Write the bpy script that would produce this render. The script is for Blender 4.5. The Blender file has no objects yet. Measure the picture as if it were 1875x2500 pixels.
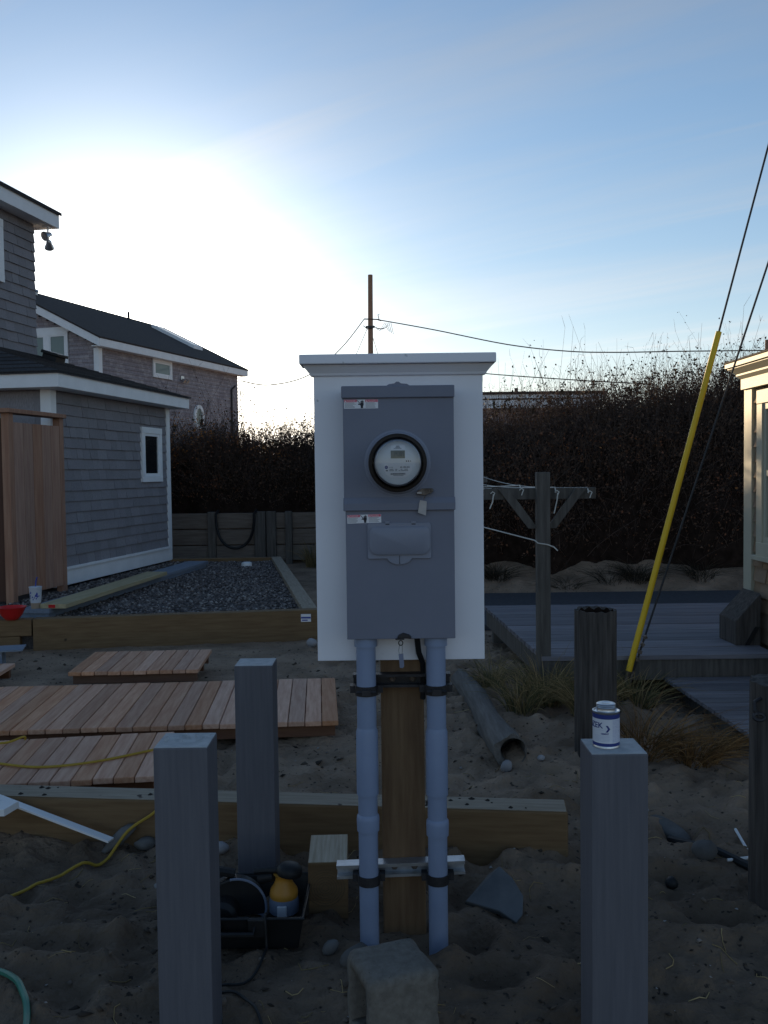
import bpy, bmesh, math, random
import numpy as np
from mathutils import Matrix, Vector, Euler

# ------------------------------------------------------------------ camera, sky, sun, exposure
SC = bpy.context.scene
COL = SC.collection
RAD = math.radians
EYE = 1.47
cam_d = bpy.data.cameras.new("camera")
cam = bpy.data.objects.new("camera", cam_d); COL.objects.link(cam)
cam_d.sensor_fit = 'VERTICAL'; cam_d.sensor_height = 36.0; cam_d.lens = 36.0 * 2275 / 2500
cam_d.clip_start = 0.05; cam_d.clip_end = 3000
cam.matrix_world = Matrix.Translation((0, 0, EYE)) @ Matrix.Rotation(RAD(90 - 2.46), 4, 'X') @ Matrix.Rotation(RAD(-0.7), 4, 'Z')
SC.camera = cam

SUN_AZ, SUN_EL = -15.0, 7.0            # degrees left of straight ahead, above the horizon
SKY_STRENGTH, SUN_STRENGTH, EXPOSURE = 0.15, 5.0, 0.48
VEIL, AUREOLE = 0.12, 38.0             # thin high haze over the whole sky; bright cirrus veil round the low sun
world = bpy.data.worlds.new("World"); SC.world = world; world.use_nodes = True
def build_world():
    nt = world.node_tree; nt.nodes.clear(); N, L = nt.nodes.new, nt.links.new
    out = N('ShaderNodeOutputWorld'); bg = N('ShaderNodeBackground'); bg.inputs['Strength'].default_value = SKY_STRENGTH
    sky = N('ShaderNodeTexSky'); sky.sky_type = 'NISHITA'; sky.sun_disc = False
    sky.sun_elevation = RAD(SUN_EL); sky.sun_rotation = RAD(SUN_AZ)
    sky.air_density = 1.0; sky.dust_density = 0.18; sky.ozone_density = 3.0; sky.altitude = 5
    # thin cirrus: noise on a high flat layer, stretched along the wind
    tc = N('ShaderNodeTexCoord'); sep = N('ShaderNodeSeparateXYZ'); L(tc.outputs['Generated'], sep.inputs[0])
    add = N('ShaderNodeMath'); add.operation = 'ADD'; add.inputs[1].default_value = 0.10; L(sep.outputs['Z'], add.inputs[0])
    mx = N('ShaderNodeMath'); mx.operation = 'MAXIMUM'; mx.inputs[1].default_value = 0.06; L(add.outputs[0], mx.inputs[0])
    dx = N('ShaderNodeMath'); dx.operation = 'DIVIDE'; L(sep.outputs['X'], dx.inputs[0]); L(mx.outputs[0], dx.inputs[1])
    dy = N('ShaderNodeMath'); dy.operation = 'DIVIDE'; L(sep.outputs['Y'], dy.inputs[0]); L(mx.outputs[0], dy.inputs[1])
    cmb = N('ShaderNodeCombineXYZ'); L(dx.outputs[0], cmb.inputs[0]); L(dy.outputs[0], cmb.inputs[1])
    fac = None
    for (rot, sx, sy, sc, lo, hi, amt, off) in ((33, 0.30, 1.5, 1.0, .46, .80, .40, 3.1), (36, .11, 2.0, 1.3, .50, .72, .36, 9.4)):
        mp = N('ShaderNodeMapping'); mp.inputs['Rotation'].default_value = (0, 0, RAD(rot)); mp.inputs['Location'].default_value = (off, off * .7, 0)
        L(cmb.outputs[0], mp.inputs[0])
        m2 = N('ShaderNodeMapping'); m2.inputs['Scale'].default_value = (sx, sy, 1); L(mp.outputs[0], m2.inputs[0])
        nz = N('ShaderNodeTexNoise'); nz.inputs['Scale'].default_value = sc; nz.inputs['Detail'].default_value = 6; nz.inputs['Roughness'].default_value = .55
        nz.inputs['Distortion'].default_value = .5; L(m2.outputs[0], nz.inputs['Vector'])
        mr = N('ShaderNodeMapRange'); mr.interpolation_type = 'SMOOTHSTEP'; mr.inputs[1].default_value = lo; mr.inputs[2].default_value = hi
        mr.inputs[4].default_value = amt; L(nz.outputs['Fac'], mr.inputs[0])
        if fac is None: fac = mr.outputs[0]
        else:
            s = N('ShaderNodeMath'); s.operation = 'MAXIMUM'; L(fac, s.inputs[0]); L(mr.outputs[0], s.inputs[1]); fac = s.outputs[0]
    vl = N('ShaderNodeMath'); vl.operation = 'ADD'; vl.inputs[1].default_value = VEIL; vl.use_clamp = True; L(fac, vl.inputs[0]); fac = vl.outputs[0]
    bw = N('ShaderNodeRGBToBW'); L(sky.outputs[0], bw.inputs[0])
    gain = N('ShaderNodeMath'); gain.operation = 'MULTIPLY'; gain.inputs[1].default_value = 1.35; L(bw.outputs[0], gain.inputs[0])
    cc = N('ShaderNodeCombineColor')
    for i in range(3): L(gain.outputs[0], cc.inputs[i])
    mix = N('ShaderNodeMix'); mix.data_type = 'RGBA'; L(fac, mix.inputs[0]); L(sky.outputs[0], mix.inputs[6]); L(cc.outputs[0], mix.inputs[7])
    hz = N('ShaderNodeMath'); hz.operation = 'MAXIMUM'; hz.inputs[1].default_value = 0; L(sep.outputs['Z'], hz.inputs[0])
    h2 = N('ShaderNodeMath'); h2.operation = 'MULTIPLY'; h2.inputs[1].default_value = -1 / .13; L(hz.outputs[0], h2.inputs[0])
    h3 = N('ShaderNodeMath'); h3.operation = 'EXPONENT'; L(h2.outputs[0], h3.inputs[0])
    h4 = N('ShaderNodeMath'); h4.operation = 'MULTIPLY'; h4.inputs[1].default_value = .80; L(h3.outputs[0], h4.inputs[0])
    hb = N('ShaderNodeVectorMath'); hb.operation = 'SCALE'; hb.inputs[0].default_value = (1.06, .96, .93); L(bw.outputs[0], hb.inputs['Scale'])
    mh = N('ShaderNodeMix'); mh.data_type = 'RGBA'; L(h4.outputs[0], mh.inputs[0]); L(mix.outputs[2], mh.inputs[6]); L(hb.outputs[0], mh.inputs[7]); mix = mh
    az, el = RAD(SUN_AZ), RAD(SUN_EL)
    dt = N('ShaderNodeVectorMath'); dt.operation = 'DOT_PRODUCT'; L(tc.outputs['Generated'], dt.inputs[0]); dt.inputs[1].default_value = (math.sin(az) * math.cos(el), math.cos(az) * math.cos(el), math.sin(el))
    ac = N('ShaderNodeMath'); ac.operation = 'ARCCOSINE'; L(dt.outputs['Value'], ac.inputs[0])
    ex = N('ShaderNodeMath'); ex.operation = 'MULTIPLY'; ex.inputs[1].default_value = -1 / RAD(3.7); L(ac.outputs[0], ex.inputs[0])
    ep = N('ShaderNodeMath'); ep.operation = 'EXPONENT'; L(ex.outputs[0], ep.inputs[0])
    au = N('ShaderNodeVectorMath'); au.operation = 'SCALE'; au.inputs[0].default_value = (1.0 * AUREOLE, .93 * AUREOLE, .82 * AUREOLE); L(ep.outputs[0], au.inputs['Scale'])
    sm = N('ShaderNodeVectorMath'); sm.operation = 'ADD'; L(mix.outputs[2], sm.inputs[0]); L(au.outputs[0], sm.inputs[1])
    L(sm.outputs[0], bg.inputs['Color']); L(bg.outputs[0], out.inputs['Surface'])
build_world()
sun_d = bpy.data.lights.new("sun", 'SUN'); sun_d.energy = SUN_STRENGTH; sun_d.angle = RAD(0.5); sun_d.color = (1.0, .74, .44)
sun = bpy.data.objects.new("sun", sun_d); COL.objects.link(sun)
_az, _el = RAD(SUN_AZ), RAD(SUN_EL)
SUN_DIR = Vector((math.sin(_az) * math.cos(_el), math.cos(_az) * math.cos(_el), math.sin(_el)))
sun.rotation_euler = SUN_DIR.to_track_quat('Z', 'Y').to_euler()
sun.location = (0, 0, 30)
vs = SC.view_settings; vs.view_transform = 'Standard'; vs.look = 'None'; vs.gamma = 1.0; vs.exposure = EXPOSURE; vs.use_curve_mapping = False

# ------------------------------------------------------------------ helpers
rnd = random.Random(7)
NPR = np.random.default_rng(11)

class MB:
    """collects shapes; build() links them as one mesh object"""
    def __init__(s): s.v = []; s.f = []
    def add(s, v, f):
        o = len(s.v); s.v += [tuple(p) for p in v]; s.f += [tuple(i + o for i in q) for q in f]; return s
    def box(s, x0, x1, y0, y1, z0, z1, M=None):
        v = [(x, y, z) for z in (z0, z1) for (x, y) in ((x0, y0), (x1, y0), (x1, y1), (x0, y1))]
        if M is not None: v = [M @ Vector(p) for p in v]
        return s.add(v, [(3, 2, 1, 0), (4, 5, 6, 7), (0, 1, 5, 4), (1, 2, 6, 5), (2, 3, 7, 6), (3, 0, 4, 7)])
    def prism(s, poly, vec):
        n = len(poly); a = [Vector(p) for p in poly]; b = [p + Vector(vec) for p in a]
        return s.add(a + b, [tuple(range(n - 1, -1, -1)), tuple(range(n, 2 * n))] + [(i, (i + 1) % n, n + (i + 1) % n, n + i) for i in range(n)])
    def tube(s, pts, r, n=8, cap=True):
        P = [Vector(p) for p in pts]; R = r if isinstance(r, (list, tuple)) else [r] * len(P)
        d0 = (P[1] - P[0]).normalized(); a = d0.orthogonal().normalized(); V = []
        for i, p in enumerate(P):
            d = (P[min(i + 1, len(P) - 1)] - P[max(i - 1, 0)]).normalized()
            a = (a - d * a.dot(d)).normalized(); b = d.cross(a)
            for k in range(n):
                t = 2 * math.pi * k / n; V.append(p + (a * math.cos(t) + b * math.sin(t)) * R[i])
        F = [(i * n + k, i * n + (k + 1) % n, (i + 1) * n + (k + 1) % n, (i + 1) * n + k) for i in range(len(P) - 1) for k in range(n)]
        if cap: F += [tuple(range(n - 1, -1, -1)), tuple((len(P) - 1) * n + k for k in range(n))]
        return s.add(V, F)
    def lathe(s, prof, n=32, M=None):
        """prof: (r, z) pairs round the z axis"""
        V = [Vector((r * math.cos(2 * math.pi * k / n), r * math.sin(2 * math.pi * k / n), z)) for r, z in prof for k in range(n)]
        if M is not None: V = [M @ p for p in V]
        F = [(i * n + k, i * n + (k + 1) % n, (i + 1) * n + (k + 1) % n, (i + 1) * n + k) for i in range(len(prof) - 1) for k in range(n)]
        F += [tuple(range(n - 1, -1, -1)), tuple((len(prof) - 1) * n + k for k in range(n))]
        return s.add(V, F)
    def mesh(s, name):
        me = bpy.data.meshes.new(name); me.from_pydata(s.v, [], s.f); me.update(); return me
    def build(s, name, mat, parent=None, bevel=0, smooth=False, o=None):
        """o: world point that becomes the object's origin (top-level) or is the parent's origin (parts given in world space)"""
        if o is not None: s.v = [(p[0] - o[0], p[1] - o[1], p[2] - o[2]) for p in s.v]
        ob = link(name, s.mesh(name), mat, parent, bevel, smooth)
        if o is not None and parent is None: ob.location = o
        return ob

def link(name, me, mat, parent=None, bevel=0, smooth=False):
    ob = bpy.data.objects.new(name, me); COL.objects.link(ob)
    if mat is not None and len(me.materials) == 0: me.materials.append(mat)
    if parent is not None: ob.parent = parent
    if smooth:
        for p in me.polygons: p.use_smooth = True
        bm = bmesh.new(); bm.from_mesh(me)
        for e in bm.edges:
            if len(e.link_faces) == 2 and e.calc_face_angle(0) > RAD(38): e.smooth = False
        bm.to_mesh(me); bm.free()
    if bevel:
        m = ob.modifiers.new("bevel", 'BEVEL'); m.width = bevel; m.segments = 2; m.limit_method = 'ANGLE'; m.angle_limit = RAD(40)
    return ob

def tag(o, label, cat, group=None):
    o['label'] = label; o['category'] = cat
    if group: o['group'] = group
    return o
def thing(name, label, cat, loc=(0, 0, 0), rz=0.0, group=None):
    o = bpy.data.objects.new(name, None); COL.objects.link(o); o.empty_display_size = .1
    o.location = loc; o.rotation_euler = (0, 0, rz); return tag(o, label, cat, group)
def kind(o, k): o['kind'] = k; return o
def inst(name, me, parent, loc, rot=(0, 0, 0), scale=(1, 1, 1)):
    ob = bpy.data.objects.new(name, me); COL.objects.link(ob); ob.parent = parent
    ob.location = loc; ob.rotation_euler = rot; ob.scale = scale; return ob

def np_mesh(name, V, F, mat, attr=None):
    """V (n,3), F (m,k) arrays; attr: one float per face"""
    me = bpy.data.meshes.new(name); n, (m, k) = len(V), F.shape
    me.vertices.add(n); me.vertices.foreach_set('co', np.ascontiguousarray(V, np.float32).ravel())
    me.loops.add(m * k); me.loops.foreach_set('vertex_index', np.ascontiguousarray(F, np.int32).ravel())
    me.polygons.add(m); me.polygons.foreach_set('loop_start', np.arange(0, m * k, k, dtype=np.int32))
    me.update(calc_edges=True)
    if attr is not None:
        a = me.attributes.new('tone', 'FLOAT', 'FACE'); a.data.foreach_set('value', np.ascontiguousarray(attr, np.float32))
    if mat: me.materials.append(mat)
    me.validate(); return me

def text_mesh(s, size, thin=0.0, align='LEFT'):
    cu = bpy.data.curves.new('lettering', 'FONT'); cu.body = s; cu.size = size; cu.align_x = align; cu.offset = thin
    cu.resolution_u = 3; ob = bpy.data.objects.new('lettering', cu); COL.objects.link(ob)
    dg = bpy.context.evaluated_depsgraph_get(); me = bpy.data.meshes.new_from_object(ob.evaluated_get(dg))
    bpy.data.objects.remove(ob); bpy.data.curves.remove(cu); return me
def text_on(parent, s, size, x, y, z, mat, name='lettering', align='LEFT', thin=0.0):
    """flat lettering in the x-z plane facing -y"""
    me = text_mesh(s, size, thin, align)
    me.transform(Matrix.Translation((x, y, z)) @ Matrix.Rotation(math.pi / 2, 4, 'X')); return link(name, me, mat, parent)

_T = NPR.random((256, 256))
def vnoise(x, y):
    xi = np.floor(x).astype(int); yi = np.floor(y).astype(int); u = x - xi; w = y - yi
    u = u * u * (3 - 2 * u); w = w * w * (3 - 2 * w); a = lambda i, j: _T[(xi + i) & 255, (yi + j) & 255]
    return (a(0, 0) * (1 - u) + a(1, 0) * u) * (1 - w) + (a(0, 1) * (1 - u) + a(1, 1) * u) * w - .5
def fbm(x, y, o=4):
    r = 0; g = 1.0
    for i in range(o): r = r + g * vnoise(x * 2 ** i + 17.3 * i, y * 2 ** i + 9.1 * i); g *= .5
    return r
def sstep(a, b, x):
    t = np.clip((x - a) / (b - a), 0, 1); return t * t * (3 - 2 * t)

# ------------------------------------------------------------------ materials
def new_mat(name):
    m = bpy.data.materials.new(name); m.use_nodes = True; nt = m.node_tree; b = nt.nodes['Principled BSDF']; return m, nt, b
def mat(name, col, rough=.6, var=.12, scale=8.0, stretch=(1, 1, 1), bump=0.0, bscale=None, metal=0.0, rand=0.0, col2=None, lo=.35, hi=.7, detail=5, spec=.4, dots=None):
    """noise-toned surface; stretch gives grain, rand varies tone from object to object, col2 mixes a second colour in patches"""
    m, nt, b = new_mat(name); N, L = nt.nodes.new, nt.links.new
    tc = N('ShaderNodeTexCoord'); mp = N('ShaderNodeMapping'); mp.inputs['Scale'].default_value = stretch; L(tc.outputs['Object'], mp.inputs[0])
    oi = N('ShaderNodeObjectInfo')
    sh = N('ShaderNodeVectorMath'); sh.operation = 'MULTIPLY_ADD'; sh.inputs[1].default_value = (31, 17, 23) if rand else (0, 0, 0)
    L(oi.outputs['Random'], sh.inputs[0]); L(mp.outputs[0], sh.inputs[2])
    nz = N('ShaderNodeTexNoise'); nz.inputs['Scale'].default_value = scale; nz.inputs['Detail'].default_value = detail; nz.inputs['Roughness'].default_value = .6
    L(sh.outputs[0], nz.inputs['Vector'])
    c2 = col2 if col2 else tuple(min(1, c * (1 + var)) for c in col); c1 = col if col2 else tuple(c * (1 - var) for c in col)
    mr = N('ShaderNodeMapRange'); mr.inputs[1].default_value = lo; mr.inputs[2].default_value = hi; L(nz.outputs['Fac'], mr.inputs[0])
    mix = N('ShaderNodeMix'); mix.data_type = 'RGBA'; L(mr.outputs[0], mix.inputs[0]); mix.inputs[6].default_value = (*c1, 1); mix.inputs[7].default_value = (*c2, 1)
    colr = mix.outputs[2]
    if rand:
        r2 = N('ShaderNodeMapRange'); r2.inputs[3].default_value = 1 - rand; r2.inputs[4].default_value = 1 + rand; L(oi.outputs['Random'], r2.inputs[0])
        hs = N('ShaderNodeHueSaturation'); L(colr, hs.inputs['Color']); L(r2.outputs[0], hs.inputs['Value'])
        wn = N('ShaderNodeTexWhiteNoise'); wn.noise_dimensions = '1D'; L(oi.outputs['Random'], wn.inputs['W'])
        r3 = N('ShaderNodeMapRange'); r3.inputs[3].default_value = .88; r3.inputs[4].default_value = 1.14; L(wn.outputs['Value'], r3.inputs[0]); L(r3.outputs[0], hs.inputs['Saturation'])
        colr = hs.outputs[0]
    if dots:
        dcol, dscale, dth = dots
        vo = N('ShaderNodeTexNoise'); vo.inputs['Scale'].default_value = dscale; vo.inputs['Detail'].default_value = 2; L(tc.outputs['Object'], vo.inputs['Vector'])
        dr = N('ShaderNodeMapRange'); dr.inputs[1].default_value = dth; dr.inputs[2].default_value = dth + .05; L(vo.outputs['Fac'], dr.inputs[0])
        dm = N('ShaderNodeMix'); dm.data_type = 'RGBA'; L(dr.outputs[0], dm.inputs[0]); L(colr, dm.inputs[6]); dm.inputs[7].default_value = (*dcol, 1); colr = dm.outputs[2]
    L(colr, b.inputs['Base Color']); b.inputs['Roughness'].default_value = rough; b.inputs['Metallic'].default_value = metal
    b.inputs['Specular IOR Level'].default_value = spec
    if bump:
        n2 = nz
        if bscale:
            n2 = N('ShaderNodeTexNoise'); n2.inputs['Scale'].default_value = bscale; n2.inputs['Detail'].default_value = 4; L(sh.outputs[0], n2.inputs['Vector'])
        bp = N('ShaderNodeBump'); bp.inputs['Strength'].default_value = min(1, bump * 40); bp.inputs['Distance'].default_value = bump; L(n2.outputs['Fac'], bp.inputs['Height']); L(bp.outputs[0], b.inputs['Normal'])
    return m
def tone_mat(name, stops, rough=.8):
    m, nt, b = new_mat(name); N, L = nt.nodes.new, nt.links.new
    at = N('ShaderNodeAttribute'); at.attribute_name = 'tone'; cr = N('ShaderNodeValToRGB'); e = cr.color_ramp.elements
    e[0].position, e[0].color = stops[0][0], (*stops[0][1], 1); e[1].position, e[1].color = stops[-1][0], (*stops[-1][1], 1)
    for p, c in stops[1:-1]: k = e.new(p); k.color = (*c, 1)
    L(at.outputs['Fac'], cr.inputs[0]); L(cr.outputs[0], b.inputs['Base Color']); b.inputs['Roughness'].default_value = rough; b.inputs['Specular IOR Level'].default_value = .2
    return m

M = {}
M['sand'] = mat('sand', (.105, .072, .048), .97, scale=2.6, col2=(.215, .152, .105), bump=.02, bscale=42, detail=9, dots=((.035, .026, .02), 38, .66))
def near_falloff(m):  # camera fall-off painted into the sand: darker near the viewer, brighter farther back
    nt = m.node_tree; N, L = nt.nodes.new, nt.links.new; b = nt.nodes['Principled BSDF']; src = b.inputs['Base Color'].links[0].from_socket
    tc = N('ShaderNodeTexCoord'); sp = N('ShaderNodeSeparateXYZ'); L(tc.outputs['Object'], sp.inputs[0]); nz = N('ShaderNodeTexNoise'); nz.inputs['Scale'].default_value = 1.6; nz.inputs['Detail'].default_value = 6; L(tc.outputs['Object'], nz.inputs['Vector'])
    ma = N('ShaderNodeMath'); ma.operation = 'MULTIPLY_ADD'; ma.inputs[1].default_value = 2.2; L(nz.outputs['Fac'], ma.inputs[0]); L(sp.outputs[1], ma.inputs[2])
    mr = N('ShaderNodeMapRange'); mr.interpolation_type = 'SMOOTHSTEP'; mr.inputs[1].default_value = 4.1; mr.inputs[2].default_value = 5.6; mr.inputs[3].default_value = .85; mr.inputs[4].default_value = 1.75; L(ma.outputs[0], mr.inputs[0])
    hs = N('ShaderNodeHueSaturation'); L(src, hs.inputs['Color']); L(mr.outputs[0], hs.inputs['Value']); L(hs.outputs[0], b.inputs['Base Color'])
near_falloff(M['sand'])
M['gravel_bed'] = mat('gravel_bed', (.06, .052, .05), .95, scale=60, col2=(.14, .12, .115), bump=.01)
M['stone_chip'] = tone_mat('stone_chip', [(0, (.06, .05, .05)), (.5, (.15, .128, .122)), (.85, (.21, .18, .168)), (1, (.38, .34, .31))])
M['debris'] = tone_mat('debris', [(0, (.03, .024, .02)), (.5, (.08, .06, .045)), (.92, (.18, .14, .11)), (1, (.40, .38, .37))])
M['asphalt'] = mat('asphalt', (.055, .055, .062), .9, .25, 30, bump=.004)
M['white'] = mat('white', (.80, .80, .80), .45, .03, 3, dots=None)
M['white_board'] = mat('white_board', (.87, .855, .895), .42, .03, 2.5, dots=((.55, .56, .58), 38, .76))
M['house_white'] = mat('house_white', (.86, .86, .87), .55, .05, 4)
M['shingle'] = mat('shingle', (.205, .192, .205), .9, scale=7, stretch=(6, 6, .8), col2=(.30, .285, .30), rand=.10, bump=.003, bscale=30)
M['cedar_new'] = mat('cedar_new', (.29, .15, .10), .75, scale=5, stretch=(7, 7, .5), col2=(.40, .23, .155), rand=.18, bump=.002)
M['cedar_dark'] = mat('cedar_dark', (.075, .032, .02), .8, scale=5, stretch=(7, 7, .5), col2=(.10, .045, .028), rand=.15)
M['roofing'] = mat('roofing', (.028, .027, .030), .95, scale=40, col2=(.06, .058, .062), rand=.25, bump=.003)
M['far_roofing'] = mat('far_roofing', (.035, .028, .026), .95, scale=12, col2=(.058, .046, .042), bump=.01)
M['deck_wood'] = mat('deck_wood', (.50, .245, .145), .75, scale=6, stretch=(8, .6, 8), col2=(.66, .385, .25), rand=.20, bump=.0012, dots=((.10, .07, .055), 9, .74))
M['deck_under'] = mat('deck_under', (.15, .065, .035), .8, scale=6, stretch=(.6, 6, 6), col2=(.21, .10, .055), rand=.1)
M['grey_deck'] = mat('grey_deck', (.15, .142, .158), .85, scale=5, stretch=(.5, 9, 9), col2=(.25, .238, .255), rand=.22, bump=.002)
M['timber'] = mat('timber', (.15, .088, .042), .85, scale=7, stretch=(.5, 7, 7), col2=(.22, .14, .07), bump=.003, dots=((.04, .028, .018), 6, .74))
M['timber_top'] = mat('timber_top', (.27, .215, .155), .9, scale=9, stretch=(.6, 6, 6), col2=(.37, .305, .23), bump=.002, dots=((.06, .045, .035), 14, .68))
M['old_timber'] = mat('old_timber', (.085, .075, .066), .9, scale=6, stretch=(6, 6, .5), col2=(.16, .145, .13), bump=.006, rand=.12)
M['wall_plank'] = mat('wall_plank', (.14, .112, .092), .9, scale=6, stretch=(.6, 6, 6), col2=(.215, .178, .15), bump=.004, rand=.12)
M['pt_post'] = mat('pt_post', (.13, .075, .04), .85, scale=8, stretch=(6, 6, .45), col2=(.20, .125, .068), bump=.003, rand=.05)
M['grey_post'] = mat('grey_post', (.108, .107, .124), .6, scale=9, stretch=(8, 8, .35), col2=(.138, .136, .155), bump=.0012)
M['grey_cut'] = mat('grey_cut', (.36, .37, .38), .85, scale=30, col2=(.50, .51, .51), bump=.002)
M['box_grey'] = mat('box_grey', (.185, .195, .25), .48, .05, 5, bump=.0006, bscale=180)
M['box_grey_light'] = mat('box_grey_light', (.245, .258, .32), .45, .05, 5, bump=.0006, bscale=180)
M['pvc'] = mat('pvc', (.245, .30, .43), .42, .06, 6)
M['galv'] = mat('galv', (.42, .43, .45), .42, .15, 25, metal=.75)
M['dark_metal'] = mat('dark_metal', (.045, .042, .045), .55, .25, 30, metal=.5)
M['rusty'] = mat('rusty', (.10, .075, .06), .6, scale=60, col2=(.24, .20, .17), metal=.5)
M['bronze_ring'] = mat('bronze_ring', (.020, .013, .010), .5, .2, 12, metal=.0, spec=.25)
M['tin'] = mat('tin', (.55, .56, .58), .3, .08, 12, metal=.85)
M['face_plate'] = mat('face_plate', (.74, .75, .77), .5, .03, 4)
M['label_white'] = mat('label_white', (.82, .80, .82), .5, .02, 4)
M['lcd'] = mat('lcd', (.115, .118, .09), .35, .04, 4)
M['ink'] = mat('ink', (.02, .02, .03), .6, .05, 4)
M['ink_soft'] = mat('ink_soft', (.16, .165, .18), .6, .05, 4)
M['red_band'] = mat('red_band', (.75, .09, .16), .5, .03, 4)
M['blue_ink'] = mat('blue_ink', (.025, .045, .21), .5, .04, 4)
M['can_label'] = mat('can_label', (.70, .72, .78), .45, .02, 4)
M['can_label2'] = mat('can_label2', (.52, .54, .66), .45, scale=130, col2=(.66, .68, .76), stretch=(1, 1, 2.5))
M['paper_tag'] = mat('paper_tag', (.48, .44, .42), .7, .08, 40)
M['blue_tag'] = mat('blue_tag', (.20, .22, .30), .6, .08, 30)
M['concrete'] = mat('concrete', (.135, .12, .102), .95, scale=45, col2=(.205, .184, .158), bump=.008, bscale=110, dots=((.08, .075, .065), 120, .70))
M['slate'] = mat('slate', (.075, .08, .085), .8, scale=6, col2=(.13, .135, .14), bump=.004)
M['rock_grey'] = mat('rock_grey', (.125, .118, .112), .85, .2, 14, bump=.003, rand=.2)
M['rock_pale'] = mat('rock_pale', (.33, .31, .31), .8, .12, 14, bump=.002, rand=.1)
M['black_plastic'] = mat('black_plastic', (.012, .012, .013), .45, .2, 20)
M['rubber'] = mat('rubber', (.010, .010, .011), .6, .2, 10)
M['tool_yellow'] = mat('tool_yellow', (.47, .215, .03), .45, .06, 12)
M['tool_grey'] = mat('tool_grey', (.17, .20, .27), .5, .1, 14)
M['yellow_pvc'] = mat('yellow_pvc', (.82, .50, .015), .5, scale=5, stretch=(1, 1, 1), col2=(.88, .57, .03))
M['yellow_cord'] = mat('yellow_cord', (.42, .27, .03), .6, .1, 14)
M['green_hose'] = mat('green_hose', (.03, .17, .12), .45, .1, 8)
M['red_plastic'] = mat('red_plastic', (.55, .018, .018), .35, .05, 6)
M['cup'] = mat('cup', (.55, .57, .62), .5, .04, 8)
M['cup_band'] = mat('cup_band', (.38, .28, .20), .6, .06, 8)
M['straw'] = mat('straw', (.05, .07, .33), .4, .05, 8)
M['board_grey'] = mat('board_grey', (.17, .20, .25), .7, scale=6, stretch=(.5, 8, 8), col2=(.23, .26, .31), rand=.1)
M['board_yellow'] = mat('board_yellow', (.37, .30, .17), .75, scale=5, stretch=(.4, 6, 6), col2=(.48, .40, .24), dots=((.14, .11, .07), 5, .76))
M['offcut_top'] = mat('offcut_top', (.36, .28, .19), .8, scale=7, stretch=(14, .6, 6), col2=(.52, .44, .33))
M['endgrain'] = mat('endgrain', (.13, .095, .055), .9, .2, 30)
M['bark_pile'] = mat('bark_pile', (.045, .038, .034), .95, scale=7, stretch=(7, 7, .45), col2=(.115, .10, .09), bump=.012)
M['weathered'] = mat('weathered', (.11, .098, .088), .9, scale=7, stretch=(7, .5, 7), col2=(.19, .172, .155), bump=.008)
M['pole'] = mat('pole', (.24, .14, .09), .9, scale=3, stretch=(4, 4, .3), col2=(.34, .21, .14))
M['wire'] = mat('wire', (.03, .03, .033), .6, .2, 6)
M['rope'] = mat('rope', (.62, .60, .55), .7, .1, 30)
M['cream'] = mat('cream', (.50, .47, .36), .6, .05, 4)
M['warm_shingle'] = mat('warm_shingle', (.24, .16, .10), .9, scale=8, stretch=(6, 6, 1), col2=(.34, .245, .165), rand=.2, bump=.002)
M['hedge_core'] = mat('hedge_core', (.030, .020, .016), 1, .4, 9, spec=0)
M['twig'] = tone_mat('twig', [(0, (.06, .04, .033)), (.7, (.11, .075, .06)), (1, (.20, .14, .11))])
M['leaf'] = tone_mat('leaf', [(0, (.055, .036, .028)), (.45, (.10, .062, .042)), (.72, (.15, .08, .048)), (.88, (.24, .095, .05)), (.965, (.36, .14, .045)), (1, (.52, .21, .055))])
M['sprig_leaf'] = tone_mat('sprig_leaf', [(0, (.025, .028, .014)), (.6, (.05, .045, .02)), (1, (.10, .06, .025))])
M['grass'] = tone_mat('grass', [(0, (.08, .10, .045)), (.3, (.16, .135, .06)), (.7, (.32, .225, .10)), (1, (.52, .38, .19))])
M['rust_grass'] = tone_mat('rust_grass', [(0, (.10, .07, .035)), (.6, (.25, .125, .045)), (1, (.42, .25, .11))])
M['scrub'] = tone_mat('scrub', [(0, (.02, .017, .012)), (.7, (.05, .04, .026)), (1, (.10, .075, .045))])
def glass_mat(name, tint, trans):
    m, nt, b = new_mat(name); N, L = nt.nodes.new, nt.links.new; o = nt.nodes['Material Output']
    g = N('ShaderNodeBsdfGlossy'); g.inputs['Roughness'].default_value = .04; t = N('ShaderNodeBsdfTransparent'); t.inputs[0].default_value = (*trans, 1)
    d = N('ShaderNodeBsdfDiffuse'); d.inputs[0].default_value = (*tint, 1)
    fr = N('ShaderNodeFresnel'); fr.inputs[0].default_value = 1.5; mx = N('ShaderNodeMixShader'); mx2 = N('ShaderNodeMixShader')
    mx2.inputs[0].default_value = sum(tint) / 3 if trans[0] > .5 else .75
    L(t.outputs[0], mx2.inputs[1]); L(d.outputs[0], mx2.inputs[2]); L(fr.outputs[0], mx.inputs[0]); L(mx2.outputs[0], mx.inputs[1]); L(g.outputs[0], mx.inputs[2]); L(mx.outputs[0], o.inputs['Surface']); return m
M['meter_glass'] = glass_mat('meter_glass', (.03, .032, .035), (.97, .98, .99))
M['dark_glass'] = glass_mat('dark_glass', (.02, .022, .025), (.2, .2, .2))
M['pale_glass'] = glass_mat('pale_glass', (.26, .33, .32), (.3, .3, .3))
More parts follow.
